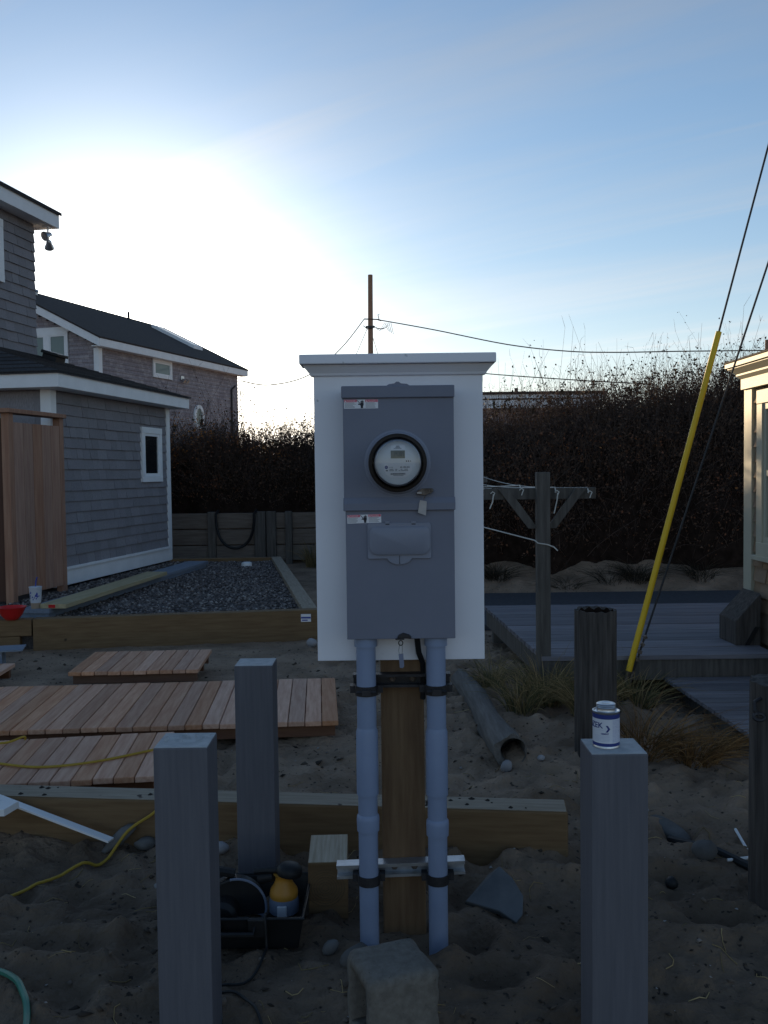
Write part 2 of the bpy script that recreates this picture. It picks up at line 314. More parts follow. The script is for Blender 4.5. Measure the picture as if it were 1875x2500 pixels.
def brick_shingles():
    m, nt, b = new_mat('far_shingle'); N, L = nt.nodes.new, nt.links.new
    tc = N('ShaderNodeTexCoord'); sp = N('ShaderNodeSeparateXYZ'); L(tc.outputs['Object'], sp.inputs[0])
    ad = N('ShaderNodeMath'); ad.operation = 'ADD'; L(sp.outputs[0], ad.inputs[0]); L(sp.outputs[1], ad.inputs[1])
    cb = N('ShaderNodeCombineXYZ'); L(ad.outputs[0], cb.inputs[0]); L(sp.outputs[2], cb.inputs[1])
    br = N('ShaderNodeTexBrick'); br.inputs['Scale'].default_value = 1; br.inputs['Brick Width'].default_value = .17; br.inputs['Row Height'].default_value = .127
    br.inputs['Mortar Size'].default_value = .004; br.inputs['Color1'].default_value = (.25, .215, .235, 1); br.inputs['Color2'].default_value = (.38, .335, .345, 1); br.inputs['Mortar'].default_value = (.10, .088, .095, 1)
    br.offset = .37; L(cb.outputs[0], br.inputs['Vector'])
    nz = N('ShaderNodeTexNoise'); nz.inputs['Scale'].default_value = 1.2; nz.inputs['Detail'].default_value = 5; L(tc.outputs['Object'], nz.inputs['Vector'])
    mr = N('ShaderNodeMapRange'); mr.inputs[3].default_value = .75; mr.inputs[4].default_value = 1.3; L(nz.outputs['Fac'], mr.inputs[0])
    hs = N('ShaderNodeHueSaturation'); L(br.outputs['Color'], hs.inputs['Color']); L(mr.outputs[0], hs.inputs['Value']); L(hs.outputs[0], b.inputs['Base Color']); b.inputs['Roughness'].default_value = .9
    return m
M['far_shingle'] = brick_shingles()

# ------------------------------------------------------------------ ground
_prints = [(NPR.uniform(-1.9, 1.9), NPR.uniform(2.2, 8.0), NPR.uniform(0, 3.14), NPR.uniform(.018, .042)) for _ in range(210)]
def gz(x, y, fine=True):
    x = np.asarray(x, float); y = np.asarray(y, float)
    near = 1 - sstep(9, 16, np.hypot(x, y))
    z = .035 * fbm(x * .9, y * .9, 3)
    if fine:
        z = z + near * (.050 * fbm(x * 3.1, y * 3.1, 3) + .038 * fbm(x * 9, y * 9, 4) + .018 * fbm(x * 27 + 5, y * 27, 2))
        for px, py, a, d in _prints:
            k = (np.abs(x - px) < .4) & (np.abs(y - py) < .4)
            if not np.any(k): continue
            u = ((x - px) * math.cos(a) + (y - py) * math.sin(a)) / .13; w = (-(x - px) * math.sin(a) + (y - py) * math.cos(a)) / .065
            q = u * u + w * w; z = z + np.where(k, -d * np.exp(-q) + .6 * d * np.exp(-(np.sqrt(q) - 1.5) ** 2 * 4), 0)
    flat = sstep(6.0, 6.3, y) * (1 - sstep(13.8, 14.2, y)) * (1 - sstep(-.8, -.5, x)) * 1.0
    z = z * (1 - .8 * flat)
    z = z * (1 - sstep(8.0, 8.4, y) * (1 - sstep(11.0, 11.6, y)) * sstep(.3, .8, x) * .95)
    yb = 11.1 + 4.5 * (1 - sstep(-1.0, .9, x))
    bank = np.where(x < -.95, .82 * sstep(15.62, 15.72, y) + .5 * sstep(15.9, 19, y), 1.25 * sstep(yb, yb + 3.2, y + .25 * fbm(x * 1.3, y * 1.3, 3)))
    return z + bank * (1 - sstep(40, 90, y)) - .04
def ground():
    def axis(segs):
        o = []
        for a, b, n in segs: o += list(np.linspace(a, b, n, endpoint=False))
        return np.array(o + [segs[-1][1]])
    xs = axis([(-600, -40, 8), (-40, -6, 17), (-6, -2.4, 60), (-2.4, 2.4, 270), (2.4, 6, 60), (6, 40, 17), (40, 600, 8)])
    ys = axis([(-600, -20, 8), (-20, 1.6, 22), (1.6, 4.4, 190), (4.4, 8.4, 160), (8.4, 16.5, 130), (16.5, 40, 50), (40, 900, 20)])
    X, Y = np.meshgrid(xs, ys); Z = gz(X, Y); V = np.stack([X, Y, Z], -1).reshape(-1, 3); nx, ny = len(xs), len(ys)
    i = np.arange((ny - 1) * (nx - 1)); r, c = i // (nx - 1), i % (nx - 1); a = r * nx + c
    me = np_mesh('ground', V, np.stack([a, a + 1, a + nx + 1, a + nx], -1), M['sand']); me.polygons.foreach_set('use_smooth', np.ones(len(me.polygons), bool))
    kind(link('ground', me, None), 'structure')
ground()
def G(x, y): return float(gz(x, y))
def chips(n, xs, ys, zs, size, squash, mat_, name):
    """n small eight-faced stones as one mesh"""
    B = np.array([(1, 0, 0), (0, 1, 0), (-1, 0, 0), (0, -1, 0), (0, 0, 1), (0, 0, -1)], float); T = np.array([(0, 1, 4), (1, 2, 4), (2, 3, 4), (3, 0, 4), (1, 0, 5), (2, 1, 5), (3, 2, 5), (0, 3, 5)])
    J = B[None] * NPR.uniform(.6, 1.3, (n, 6, 1)); J[:, :, 0] *= NPR.uniform(.7, 1.5, (n, 1)); J[:, :, 2] *= squash; J *= size[:, None, None]
    a = NPR.uniform(0, 6.28, n); ca, sa = np.cos(a)[:, None], np.sin(a)[:, None]; x, y = J[:, :, 0] * ca - J[:, :, 1] * sa, J[:, :, 0] * sa + J[:, :, 1] * ca
    t = NPR.uniform(-.5, .5, n)[:, None]; z = J[:, :, 2] + x * t
    V = np.stack([x + xs[:, None], y + ys[:, None], z + zs[:, None]], -1).reshape(-1, 3)
    F = (T[None] + (np.arange(n) * 6)[:, None, None]).reshape(-1, 3); return np_mesh(name, V, F, mat_, np.repeat(NPR.random(n), 8))
def scatter_debris():
    n = 5200; y = 2.2 + 7.5 * NPR.random(n) ** 1.2; x = NPR.uniform(-.48, .48, n) * y
    keep = ~((x < -.5) & (y > 7.9)); x, y = x[keep], y[keep]; n = len(x)
    me = chips(n, x, y, gz(x, y) + .001, NPR.gamma(2.2, .0022, n) * (.7 + .12 * y), .6, M['debris'], 'beach_debris')
    kind(tag(link('beach_debris', me, None), 'small dark chips and pebbles strewn over the sand', 'debris'), 'stuff')
scatter_debris()
def scatter_straw():
    n = 420; y = 2.3 + 6.0 * NPR.random(n) ** 1.3; x = NPR.uniform(-.46, .46, n) * y; k = ~((x < -.5) & (y > 4.0)); x, y = x[k], y[k]; n = len(x)
    a = NPR.uniform(0, 6.28, n); L = NPR.gamma(3, .018, n) + .015; s_ = np.linspace(-.5, .5, 4)[None]; bend = NPR.normal(0, .25, n)[:, None] * L[:, None] * (s_ * 2) ** 2
    px = x[:, None] + np.cos(a)[:, None] * L[:, None] * s_ - np.sin(a)[:, None] * bend; py = y[:, None] + np.sin(a)[:, None] * L[:, None] * s_ + np.cos(a)[:, None] * bend
    P = np.stack([px, py, gz(px, py) + .003], -1); D = np.gradient(P, axis=1); D /= np.linalg.norm(D, axis=2, keepdims=True); q = np.cross(D, (0, 0, 1.)); r_ = NPR.uniform(.0006, .0016, n)[:, None, None]
    V = np.stack([P + q * r_, P - q * r_, P + np.array((0, 0, 1.)) * r_ * 1.6], 2).reshape(-1, 3); i = np.arange(n)[:, None, None] * 12 + np.arange(3)[None, :, None] * 3; s3 = np.arange(3)[None, None]; s4 = (s3 + 1) % 3
    me = np_mesh('dry_straw', V, np.stack([i + s3, i + s4, i + 3 + s4, i + 3 + s3], -1).reshape(-1, 4), M['grass'], np.repeat(NPR.uniform(.4, 1, n), 9))
    kind(tag(link('dry_straw', me, None), 'dry grass stalks and straw scattered on the sand', 'straw'), 'stuff')
scatter_straw()
road = MB(); road.box(.35, 9, 8.75, 11.05, -.3, .012); kind(road.build('road', M['asphalt']), 'structure')

# ------------------------------------------------------------------ beach house on the left
def shingle_unit(name, mt):
    me = bpy.data.meshes.new(name)
    me.from_pydata([(0, -.021, 0), (1, -.021, 0), (1, 0, 0), (0, 0, 0), (0, -.004, 1), (1, -.004, 1), (1, 0, 1), (0, 0, 1)], [], [(0, 1, 5, 4), (3, 2, 1, 0), (4, 5, 6, 7), (0, 4, 7, 3), (1, 2, 6, 5), (2, 3, 7, 6)])
    me.materials.append(mt); return me
def shingle_rows(parent, me, x0, x1, z0, z1, ex, wmin, wmax, holes=(), y=0.0, rot=0.0, base=(0, 0), name='shingle', limit=300):
    """rows of single shingles; x runs along the wall, rot turns the wall about base; past the limit they join one part"""
    n = int(round((z1 - z0) / ex)); ex = (z1 - z0) / n; items = []
    for r in range(n):
        x = x0 - rnd.uniform(0, wmin)
        while x < x1:
            w = rnd.uniform(wmin, wmax); a, b = max(x, x0), min(x + w, x1); x += w
            if b - a < .015: continue
            segs = [(a, b)]
            for hx0, hx1, hz0, hz1 in holes:
                if z0 + r * ex + ex * .5 > hz0 and z0 + r * ex + ex * .5 < hz1:
                    segs = [q for s in segs for q in ((s[0], min(s[1], hx0)), (max(s[0], hx1), s[1])) if q[1] - q[0] > .01]
            for s in segs: items.append((s[0], s[1], z0 + r * ex + rnd.uniform(-.003, .003), ex * 1.02))
    c, s_ = math.cos(rot), math.sin(rot)
    for a, b, z, h in items[:limit]:
        inst(name, me, parent, (base[0] + a * c - y * s_, base[1] + a * s_ + y * c, z), (0, 0, rot), (b - a - .003, rnd.uniform(.85, 1.25), h))
def window(parent, x0, x1, z0, z1, trim, mt, glass, y=0.0, rot=0, base=(0, 0), split=0, name='window'):
    Mx = Matrix.Translation((base[0], base[1], 0)) @ Matrix.Rotation(rot, 4, 'Z'); d = .045
    f = MB(); f.box(x0, x1, y - d, y, z1 - trim, z1, Mx); f.box(x0, x1, y - d, y, z0, z0 + trim, Mx); f.box(x0, x0 + trim, y - d + .002, y, z0 + trim, z1 - trim, Mx); f.box(x1 - trim, x1, y - d + .002, y, z0 + trim, z1 - trim, Mx)
    w = f.build(name, mt, parent, bevel=.004)
    a0, a1, c0, c1 = x0 + trim, x1 - trim, z0 + trim, z1 - trim; t = trim * .42; s = MB()
    s.box(a0, a1, y - d + .012, y, c1 - t, c1, Mx); s.box(a0, a1, y - d + .012, y, c0, c0 + t, Mx); s.box(a0, a0 + t, y - d + .014, y, c0 + t, c1 - t, Mx); s.box(a1 - t, a1, y - d + .014, y, c0 + t, c1 - t, Mx)
    if split: zc = (c0 + c1) / 2; s.box(a0 + t, a1 - t, y - d + .016, y, zc - t / 2, zc + t / 2, Mx)
    s.build('sash', mt, w)
    g = MB(); g.box(a0 + t, a1 - t, y - .016, y - .008, c0 + t, c1 - t, Mx); g.build('pane', glass, w); return w

def near_house():
    H = thing('beach_house', 'grey shingled cottage with white trim and a small dark window, at left', 'house', (-3.73, 10.48, 0), RAD(80.2))
    LEN, zt = 3.31, 2.44
    w = MB(); w.box(.0, LEN, .0, 5.0, .21, zt); low = w.build('lower_wall', M['shingle'], H)
    f = MB(); f.box(.15, LEN - .15, .15, 5.0, -.2, .21); f.build('foundation', M['old_timber'], H)
    su = shingle_unit('shingle', M['shingle'])
    hole = (2.33, 3.0, 1.37, 2.13)
    shingle_rows(low, su, .10, LEN - .10, .42, 2.42, .125, .14, .27, (hole,), y=-.001)
    shingle_rows(low, su, -2.4, -.10, .42, 2.42, .25, .4, .6, (), y=-.001, rot=-math.pi / 2, base=(0, 0), name='end_shingle', limit=60)
    # white trim
    for nm, b in (('corner_board', (-.026, .10, -.026, 0)), ('corner_board', (-.026, 0, 0, .10)), ('corner_board', (LEN - .1, LEN + .024, -.026, 0))):
        t = MB(); t.box(b[0], b[1], b[2], b[3], .21, zt); t.build(nm, M['house_white'], H, bevel=.004)
    t = MB(); t.box(.10, LEN - .1, -.024, 0, .21, .385); t.box(.10, LEN - .1, -.045, 0, .387, .42); t.build('water_table', M['house_white'], H, bevel=.003)
    window(H, hole[0], hole[1], hole[2], hole[3], .085, M['house_white'], M['dark_glass'], y=-.002)
    # eaves: soffit, fascia, low hipped roof
    e = MB(); e.box(-.22, LEN + .22, -.22, 0, zt, zt + .02); e.box(-.22, 0, .0, 5, zt, zt + .02); e.build('soffit', M['house_white'], H)
    fz0, fz1 = 2.462, 2.608
    e = MB(); e.box(-.245, LEN + .245, -.245, -.22, fz0 - .02, fz1); e.box(-.245, -.22, -.22, 5, fz0 - .02, fz1); e.box(LEN + .22, LEN + .245, -.22, 3, fz0 - .02, fz1); e.build('fascia', M['house_white'], H, bevel=.003)
    up = (.66, 2.30, 1.47); z1 = 3.14; zb = fz1 - .004
    A, B, C, D = (-.27, -.27, zb), (LEN + .27, -.27, zb), (up[1], up[2], z1), (up[0], up[2], z1); E_, F_ = (-.27, 5, zb), (up[0], 5, z1); Gp, Hp = (LEN + .27, 4, zb), (up[1], 4, z1)
    roof = MB(); roof.add([A, B, C, D, E_, F_, Gp, Hp] + [(p[0], p[1], p[2] - .012) for p in (A, B, C, D, E_, F_, Gp, Hp)],
        [(0, 1, 2, 3), (0, 3, 5, 4), (1, 6, 7, 2), (8, 11, 10, 9), (0, 8, 9, 1), (0, 4, 12, 8)]); R = roof.build('roof', M['roofing'], H)
    def courses(P0, P1, Q1, Q0, n):
        P0, P1, Q1, Q0 = map(Vector, (P0, P1, Q1, Q0)); nrm = (P1 - P0).cross(Q0 - P0).normalized()
        if nrm.z < 0: nrm = -nrm
        for i in range(n):
            t0, t1 = i / n, min(1, (i + 1.15) / n); a, b = P0.lerp(Q0, t0), P1.lerp(Q1, t0); c, d = P1.lerp(Q1, t1), P0.lerp(Q0, t1)
            m = MB(); m.add([a + nrm * .004, b + nrm * .004, c + nrm * .003, d + nrm * .003, a + nrm * .017, b + nrm * .017, c + nrm * .006, d + nrm * .006], [(0, 1, 5, 4), (4, 5, 6, 7), (1, 2, 6, 5), (3, 0, 4, 7), (2, 3, 7, 6)])
            m.build('shingle_course', M['roofing'], R)
    courses(A, B, C, D, 13); courses(E_, A, D, F_, 10)
    v = MB(); v.box(.0, .34, -.14, .14, .0, .10); v.box(-.03, .37, -.17, .17, .10, .15); vm = v
    vo = vm.build('roof_vent', M['black_plastic'], H, bevel=.01); vo.scale = (.72, .72, .8); vo.location = (1.68, .95, 2.985); vo.rotation_euler = (RAD(17), 0, 0)
    # upper storey
    ez = 4.935
    w = MB(); w.box(up[0], up[1], up[2], 5, 2.7, ez + .02); U = w.build('upper_wall', M['shingle'], H)
    uw = (.80, 1.50, 3.98, 4.79)
    shingle_rows(U, su, up[0], up[1], 3.0, ez - .0, .125, .14, .27, (uw,), y=up[2] - .001)
    window(H, uw[0], uw[1], uw[2], uw[3], .10, M['house_white'], M['pale_glass'], y=up[2] - .004, split=1)
    e = MB(); e.box(up[0] - .2, up[1] + .24, up[2] - .23, up[2] + .0, ez, ez + .02); e.box(up[1], up[1] + .24, up[2], 5, ez, ez + .02); e.build('upper_soffit', M['house_white'], H)
    e = MB(); e.box(up[0] - .2, up[1] + .25, up[2] - .255, up[2] - .23, ez - .012, ez + .19); e.box(up[1] + .225, up[1] + .25, up[2] - .23, 5, ez - .012, ez + .19); e.build('upper_fascia', M['house_white'], H, bevel=.003)
    e = MB(); q = up[2] - .28; e.prism([(up[0] - .3, q, ez + .165), (up[0] - .3, q, ez + .21), (up[0] - .3, q + 3, ez + 1.75), (up[0] - .3, q + 3, ez + 1.6)], (up[1] - up[0] + .58, 0, 0)); e.build('upper_roof', M['roofing'], H)
    # twin floodlight under the upper eave
    fl = MB(); fl.box(2.36, 2.46, 1.28, 1.38, ez - .035, ez); F0 = fl.build('floodlight', M['house_white'], H, bevel=.006)
    for dx, dz, ax in ((-.03, -.14, .5), (.02, -.26, -.35)):
        m = MB(); Mx = Matrix.Translation((2.41 + dx, 1.31, ez + dz)) @ Matrix.Rotation(RAD(65) * ax * 2, 4, 'Y') @ Matrix.Rotation(RAD(20), 4, 'X')
        m.lathe([(.02, .075), (.035, .06), (.04, .02), (.062, -.03), (.066, -.05), (.05, -.055), (.01, -.045)], 20, Mx); m.build('lamp_head', M['tin'], F0, smooth=True)
    m = MB(); m.tube([(2.41, 1.31, ez - .02), (2.40, 1.31, ez - .12), (2.42, 1.31, ez - .22)], .012, 6); m.build('bracket', M['house_white'], F0)
    # outdoor shower of upright cedar boards
    S = thing('outdoor_shower', 'outdoor shower enclosure of upright cedar boards against the cottage corner', 'shower stall', (-3.73, 10.48, 0), RAD(80.2))
    xs = np.linspace(-1.0, -.09, 6)
    for i in range(5):
        m = MB(); m.box(xs[i] + .003, xs[i + 1] - .003, -.158, -.138 - .004 * (i % 2), .25, 2.02); m.build('board', M['cedar_new'], S, bevel=.003)
    for x0, y0 in ((-1.085, -.16), (-.085, -.16)):
        m = MB(); m.box(x0, x0 + .085, y0, y0 + .085, -.1, 2.11); m.build('post', M['cedar_new'], S, bevel=.004)
    ysh = np.linspace(-.07, 1.1, 8)
    for i in range(7):
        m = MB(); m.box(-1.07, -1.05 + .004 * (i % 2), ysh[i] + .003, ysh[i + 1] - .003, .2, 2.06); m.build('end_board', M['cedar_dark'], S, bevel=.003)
    m = MB(); m.box(-1.14, -.0, -.20, -.03, 2.11, 2.155); m.box(-1.14, -1.0, -.03, 1.15, 2.11, 2.155); m.build('cap_rail', M['cedar_new'], S, bevel=.006)
    m = MB(); m.box(-1.0, -.09, -.12, -.08, 1.93, 2.0); m.box(-1.0, -.09, -.12, -.08, .35, .44); m.build('cross_rail', M['cedar_dark'], S)
near_house()

# ------------------------------------------------------------------ far house behind the hedge
def far_house():
    H = thing('gabled_house', 'two-storey weathered shingle house with dark gabled roof beyond the hedge', 'house', (-8.17, 27, 0), RAD(72.2))
    Ln, W, ez, rz = 8.82, 6.6, 5.17, 7.0; hw = W / 2
    w = MB(); w.box(0, Ln, 0, W, -.2, ez); w.prism([(0, 0, ez), (0, W, ez), (0, hw, rz - .22)], (Ln, 0, 0)); w.build('wall', M['far_shingle'], H)
    n = int((ez - 1.9) / .127)
    win = (2.84, 3.99, 4.57, 5.17)
    for i in range(n):
        z = ez - .127 * (i + 1); segs = [(0.12, Ln - .02)]
        if z + .06 > win[2]: segs = [(.12, win[0]), (win[1], Ln - .02)]
        for a, b in segs:
            m = MB(); m.add([(a, -.026, z), (b, -.026, z), (b, -.002, z), (a, -.002, z), (a, -.006, z + .127), (b, -.006, z + .127), (b, -.002, z + .127), (a, -.002, z + .127)], [(0, 1, 5, 4), (3, 2, 1, 0), (0, 4, 7, 3), (1, 2, 6, 5)]); m.build('shingle_course', M['far_shingle'], H)
    for i in range(26):
        z = 3.6 + .127 * i; ymax = W if z < ez else W - (z - ez) * 2 / ((rz - .22 - ez) / hw) * .5; ymin = .12 if z < ez else (z - ez) / ((rz - .22 - ez) / hw)
        if ymin > hw: break
        m = MB(); m.add([(-.026, W - ymin, z), (-.026, ymin, z), (-.002, ymin, z), (-.002, W - ymin, z), (-.006, W - ymin, z + .127), (-.006, ymin, z + .127), (-.002, ymin, z + .127), (-.002, W - ymin, z + .127)], [(0, 1, 5, 4), (3, 2, 1, 0)]); m.build('shingle_course', M['far_shingle'], H)
    for b in ((-.05, 0, -.05, .12), (0, .12, -.05, 0)):
        m = MB(); m.box(b[0], b[1], b[2], b[3], 0, ez - .03); m.build('corner_board', M['house_white'], H)
    # roof slabs and white trim
    sl = (rz - ez - .05) / (hw + .25); zr = lambda y: ez + .22 + sl * (y + .25)
    for s in (0, 1):
        f = (lambda y: y) if s == 0 else (lambda y: W - y)
        m = MB(); m.prism([(-.38, f(-.3), zr(-.3)), (-.38, f(-.3), zr(-.3) + .05), (-.38, f(hw), zr(hw) + .05), (-.38, f(hw), zr(hw))], (Ln + .72, 0, 0)); m.build('roof_slope', M['far_roofing'], H)
        m = MB(); m.prism([(-.36, f(-.28), zr(-.28) - .24), (-.36, f(-.28), zr(-.28) - .002), (-.36, f(hw), zr(hw) - .002), (-.36, f(hw), zr(hw) - .24)], (.04, 0, 0)); m.build('rake_board', M['house_white'], H)
        m = MB(); m.prism([(Ln + .28, f(-.28), zr(-.28) - .2), (Ln + .28, f(-.28), zr(-.28) - .002), (Ln + .28, f(hw), zr(hw) - .002), (Ln + .28, f(hw), zr(hw) - .2)], (.04, 0, 0)); m.build('rake_board', M['house_white'], H)
    m = MB(); m.box(-.32, Ln + .28, -.29, -.25, ez - .02, zr(-.27) - .003); m.box(-.32, Ln + .28, -.25, 0, ez - .02, ez); m.build('eave_fascia', M['house_white'], H)
    window(H, win[0], win[1], win[2], win[3], .10, M['house_white'], M['pale_glass'], y=-.02)
    # paired sash windows in the gable (rot -90: wall x runs to -y)
    for a in (-2.42, -1.70):
        window(H, a, a + .72, 4.15, 5.66, .09, M['house_white'], M['pale_glass'], y=-.03, rot=-math.pi / 2, split=1)
    m = MB(); m.box(-.06, 0, .93, 2.48, 5.66, 5.80); m.build('window_head', M['house_white'], H)
    # oval window, skylight, stack, vents, lamp, service pipe
    o = MB(); n = 28; ring = lambda rx, rz_, y: [(5.72 + rx * math.cos(2 * math.pi * k / n), y, 3.45 + rz_ * math.sin(2 * math.pi * k / n)) for k in range(n)]
    o.add(ring(.34, .42, -.02) + ring(.34, .42, -.08) + ring(.22, .30, -.08) + ring(.22, .30, -.02), [(j * n + k, j * n + (k + 1) % n, (j + 1) * n + (k + 1) % n, (j + 1) * n + k) for j in range(3) for k in range(n)]); ov = o.build('oval_window', M['house_white'], H)
    g = MB(); g.add(ring(.22, .30, -.04), [tuple(range(n))]); g.build('pane', M['pale_glass'], ov)
    def on_roof(x0, x1, y0, y1, h): return [(x0, y0, zr(y0) + .05 + h), (x1, y0, zr(y0) + .05 + h), (x1, y1, zr(y1) + .05 + h), (x0, y1, zr(y1) + .05 + h)]
    m = MB(); m.prism(on_roof(7.35, 8.0, 1.0, 2.75, 0), (0, 0, .11)); sk = m.build('skylight', M['house_white'], H)
    m = MB(); m.prism(on_roof(7.42, 7.93, 1.08, 2.67, .112), (0, 0, .006)); m.build('pane', M['pale_glass'], sk)
    m = MB(); m.tube([(6.4, 3.1, zr(3.1)), (6.4, 3.1, 7.38)], .045, 10); m.build('vent_pipe', M['dark_metal'], H)
    m = MB(); m.lathe([(.16, 0), (.16, .08), (.2, .1), (.19, .16), (.05, .2)], 16, Matrix.Translation((1.0, 3.0, zr(3.0)))); m.build('roof_vent', M['galv'], H, smooth=True)
    m = MB(); m.box(4.55, 4.75, -.06, -.02, 4.62, 4.76)
    for dx in (-.1, .1): m.lathe([(.02, -.06), (.05, 0), (.075, .08), (.02, .07)], 12, Matrix.Translation((4.65 + dx, -.14, 4.62)) @ Matrix.Rotation(RAD(130), 4, 'X'))
    m.build('floodlight', M['tin'], H)
    m = MB(); m.tube([(8.2, -.06, 1.5), (8.2, -.06, 4.6), (8.5, -.06, 4.75)], .035, 8); m.build('service_pipe', M['dark_metal'], H)
    m = MB()
    for k in range(3):
        m.tube([(8.78 + .3 * t - .1 * k * math.sin(3 * t), -.1 - .02 * k, 4.75 - .25 * k * .5 - .5 * math.sin(math.pi * t) * (.5 + .3 * k)) for t in np.linspace(0, 1.2, 9)], .012, 5)
    m.build('service_cable', M['wire'], H)
far_house()

def flat_roof_house():
    H = thing('low_house', 'flat-roofed house with pale fascia just showing over the right hedge', 'house', (1.0, 25, 0))
    m = MB(); m.box(0, 4.6, 0, 6, 0, 2.2); m.build('wall', M['far_shingle'], H)
    m = MB(); m.box(-.3, 4.8, -.3, 6.2, 2.0, 2.21); m.box(-.32, 4.82, -.34, 6.2, 2.25, 2.35); m.build('fascia', M['house_white'], H)
    m = MB(); m.box(-.36, 4.9, -.40, 6.3, 2.36, 2.42); m.build('roof', M['far_roofing'], H)
    m = MB(); m.tube([(2.63, .4, 2.40), (2.63, .4, 2.58)], .05, 10); m.build('vent_pipe', M['rusty'], H)
    H.location.z = 1.12
    for x in (.2, 4.4):
        for y in (.3, 5.6):
            p = MB(); p.box(x - .1, x + .1, y - .1, y + .1, -1.6, 0); p.build('pier', M['old_timber'], H)
flat_roof_house()

# ------------------------------------------------------------------ sunlit cottage at the right edge
def right_house():
    X, Yf, Yn = 2.62, 6.74, 4.3
    H = thing('sunlit_cottage', 'cream-trimmed cottage corner catching warm sun at the right edge', 'house', (X, Yf, 0))
    m = MB(); m.box(.02, 3.2, Yn - Yf, -.02, .22, 2.16); W = m.build('wall', M['warm_shingle'], H)
    su = shingle_unit('sun_shingle', M['warm_shingle']); holes = ((.28, 1.2, .84, 2.02),)
    shingle_rows(W, su, .14, Yf - Yn, .25, 2.03, .104, .10, .2, holes, y=.018, rot=-math.pi / 2, limit=290)
    for b in ((-.012, .02, -.13, .012), (.02, .14, -.02, .012)):
        m = MB(); m.box(b[0], b[1], b[2], b[3], .22, 2.04); m.build('corner_board', M['cream'], H, bevel=.003)
    m = MB(); m.box(-.03, .0, Yn - Yf, .03, 2.03, 2.13); m.box(0, 3.2, 0, .03, 2.03, 2.13); m.build('frieze', M['cream'], H, bevel=.002)
    m = MB(); m.prism([(-.03, .03, 2.105), (-.055, .055, 2.13), (-.055, .055, 2.142), (-.10, .10, 2.18), (-.10, .1, 2.19), (0, .1, 2.19), (0, .03, 2.105)][::-1], (0, Yn - Yf - .1, 0)); m.build('crown_moulding', M['cream'], H)
    m = MB(); m.box(-.115, 3.3, Yn - Yf - .1, .115, 2.19, 2.222); m.build('roof_edge', M['cream'], H, bevel=.002)
    m = MB(); m.prism([(-.12, .12, 2.224), (-.12, .12, 2.236), (1.6, .12, 2.5), (3.3, .12, 2.236), (3.3, .12, 2.224)], (0, Yn - Yf - .22, 0)); m.build('roof', M['roofing'], H)
    window(H, .29, 1.15, .86, 2.0, .095, M['cream'], M['pale_glass'], y=.0, rot=-math.pi / 2, split=1)
    m = MB(); m.box(-.06, .02, -1.2, -.24, .83, .862); m.build('window_sill', M['cream'], H, bevel=.003)
    for y in (-.5, -2.2):
        m = MB(); m.tube([(.4, y, -.2), (.4, y, .22)], .11, 12); m.build('pile', M['old_timber'], H)
right_house()

# ------------------------------------------------------------------ grey deck, ramp, wedge on the right
def grey_deck():
    D = thing('grey_deck', 'weathered grey plank deck in front of the right hedge', 'deck', (.95, 6.05, 0))
    y = 6.05; i = 0
    while y < 8.38:
        w = .138; x1 = 2.56 if y < 6.78 else 4.4; x0 = 1.02 - (y - 6.05) * .055
        m = MB(); m.box(x0, x1, y, y + w - .006, .222 + rnd.uniform(-.002, .002), .25 + rnd.uniform(-.002, .002)); m.build('plank', M['grey_deck'], D, o=(.95, 6.05, 0)); y += w; i += 1
    o = (.95, 6.05, 0)
    m = MB(); m.box(1.0, 2.56, 6.065, 6.10, .085, .22); m.build('rim_joist', M['old_timber'], D, o=o)
    m = MB(); m.prism([(1.03, 6.11, .085), (1.07, 6.11, .085), (.945, 8.3, .085), (.905, 8.3, .085)], (0, 0, .134)); m.build('side_joist', M['old_timber'], D, o=o)
    for x, yy in ((1.1, 6.2), (2.4, 6.2), (1.0, 8.2), (4.2, 8.2), (2.9, 7.2)):
        m = MB(); m.box(x - .05, x + .05, yy - .05, yy + .05, -.25, .22); m.build('footing', M['old_timber'], D, o=o)
    R = thing('plank_ramp', 'low grey plank walkway leading up to the deck edge', 'walkway', (1.85, 5.5, 0))
    o = (1.85, 5.5, 0); y = 4.55
    while y < 6.02:
        t = (y - 4.55) / 1.45; zz = .075 + .03 * t; m = MB(); m.box(1.905 - .085 * t, 2.50, y, y + .083, zz - .022, zz + rnd.uniform(-.001, .001)); m.build('plank', M['grey_deck'], R, o=o); y += .088
    for x in (1.93, 2.42):
        m = MB(); m.box(x, x + .04, 4.55, 6.02, -.12, .052); m.build('runner', M['old_timber'], R, o=o)
    Wd = thing('wedge_crate', 'dark brown slant-sided wooden box on the deck beside the cottage', 'box', (2.47, 6.34, .25))
    m = MB(); m.prism([(-.07, 0, 0), (.10, 0, 0), (.10, 0, .36), (-.07, 0, .17)], (0, .32, 0)); m.build('side', M['bark_pile'], Wd, bevel=.006)
    m = MB(); m.prism([(-.01, -.012, .005), (.02, -.012, .005), (.09, -.012, .13), (.06, -.012, .13)], (0, .01, 0)); m.build('batten', M['black_plastic'], Wd)
grey_deck()
m = MB(); m.tube([(2.42, 5.62, -.2), (2.425, 5.62, .14), (2.43, 5.62, .38)], [.042, .04, .036], 10); tag(m.build('pale_stake', M['weathered'], o=(2.42, 5.62, -.05)), 'short pale weathered stake below the sunlit cottage', 'stake')

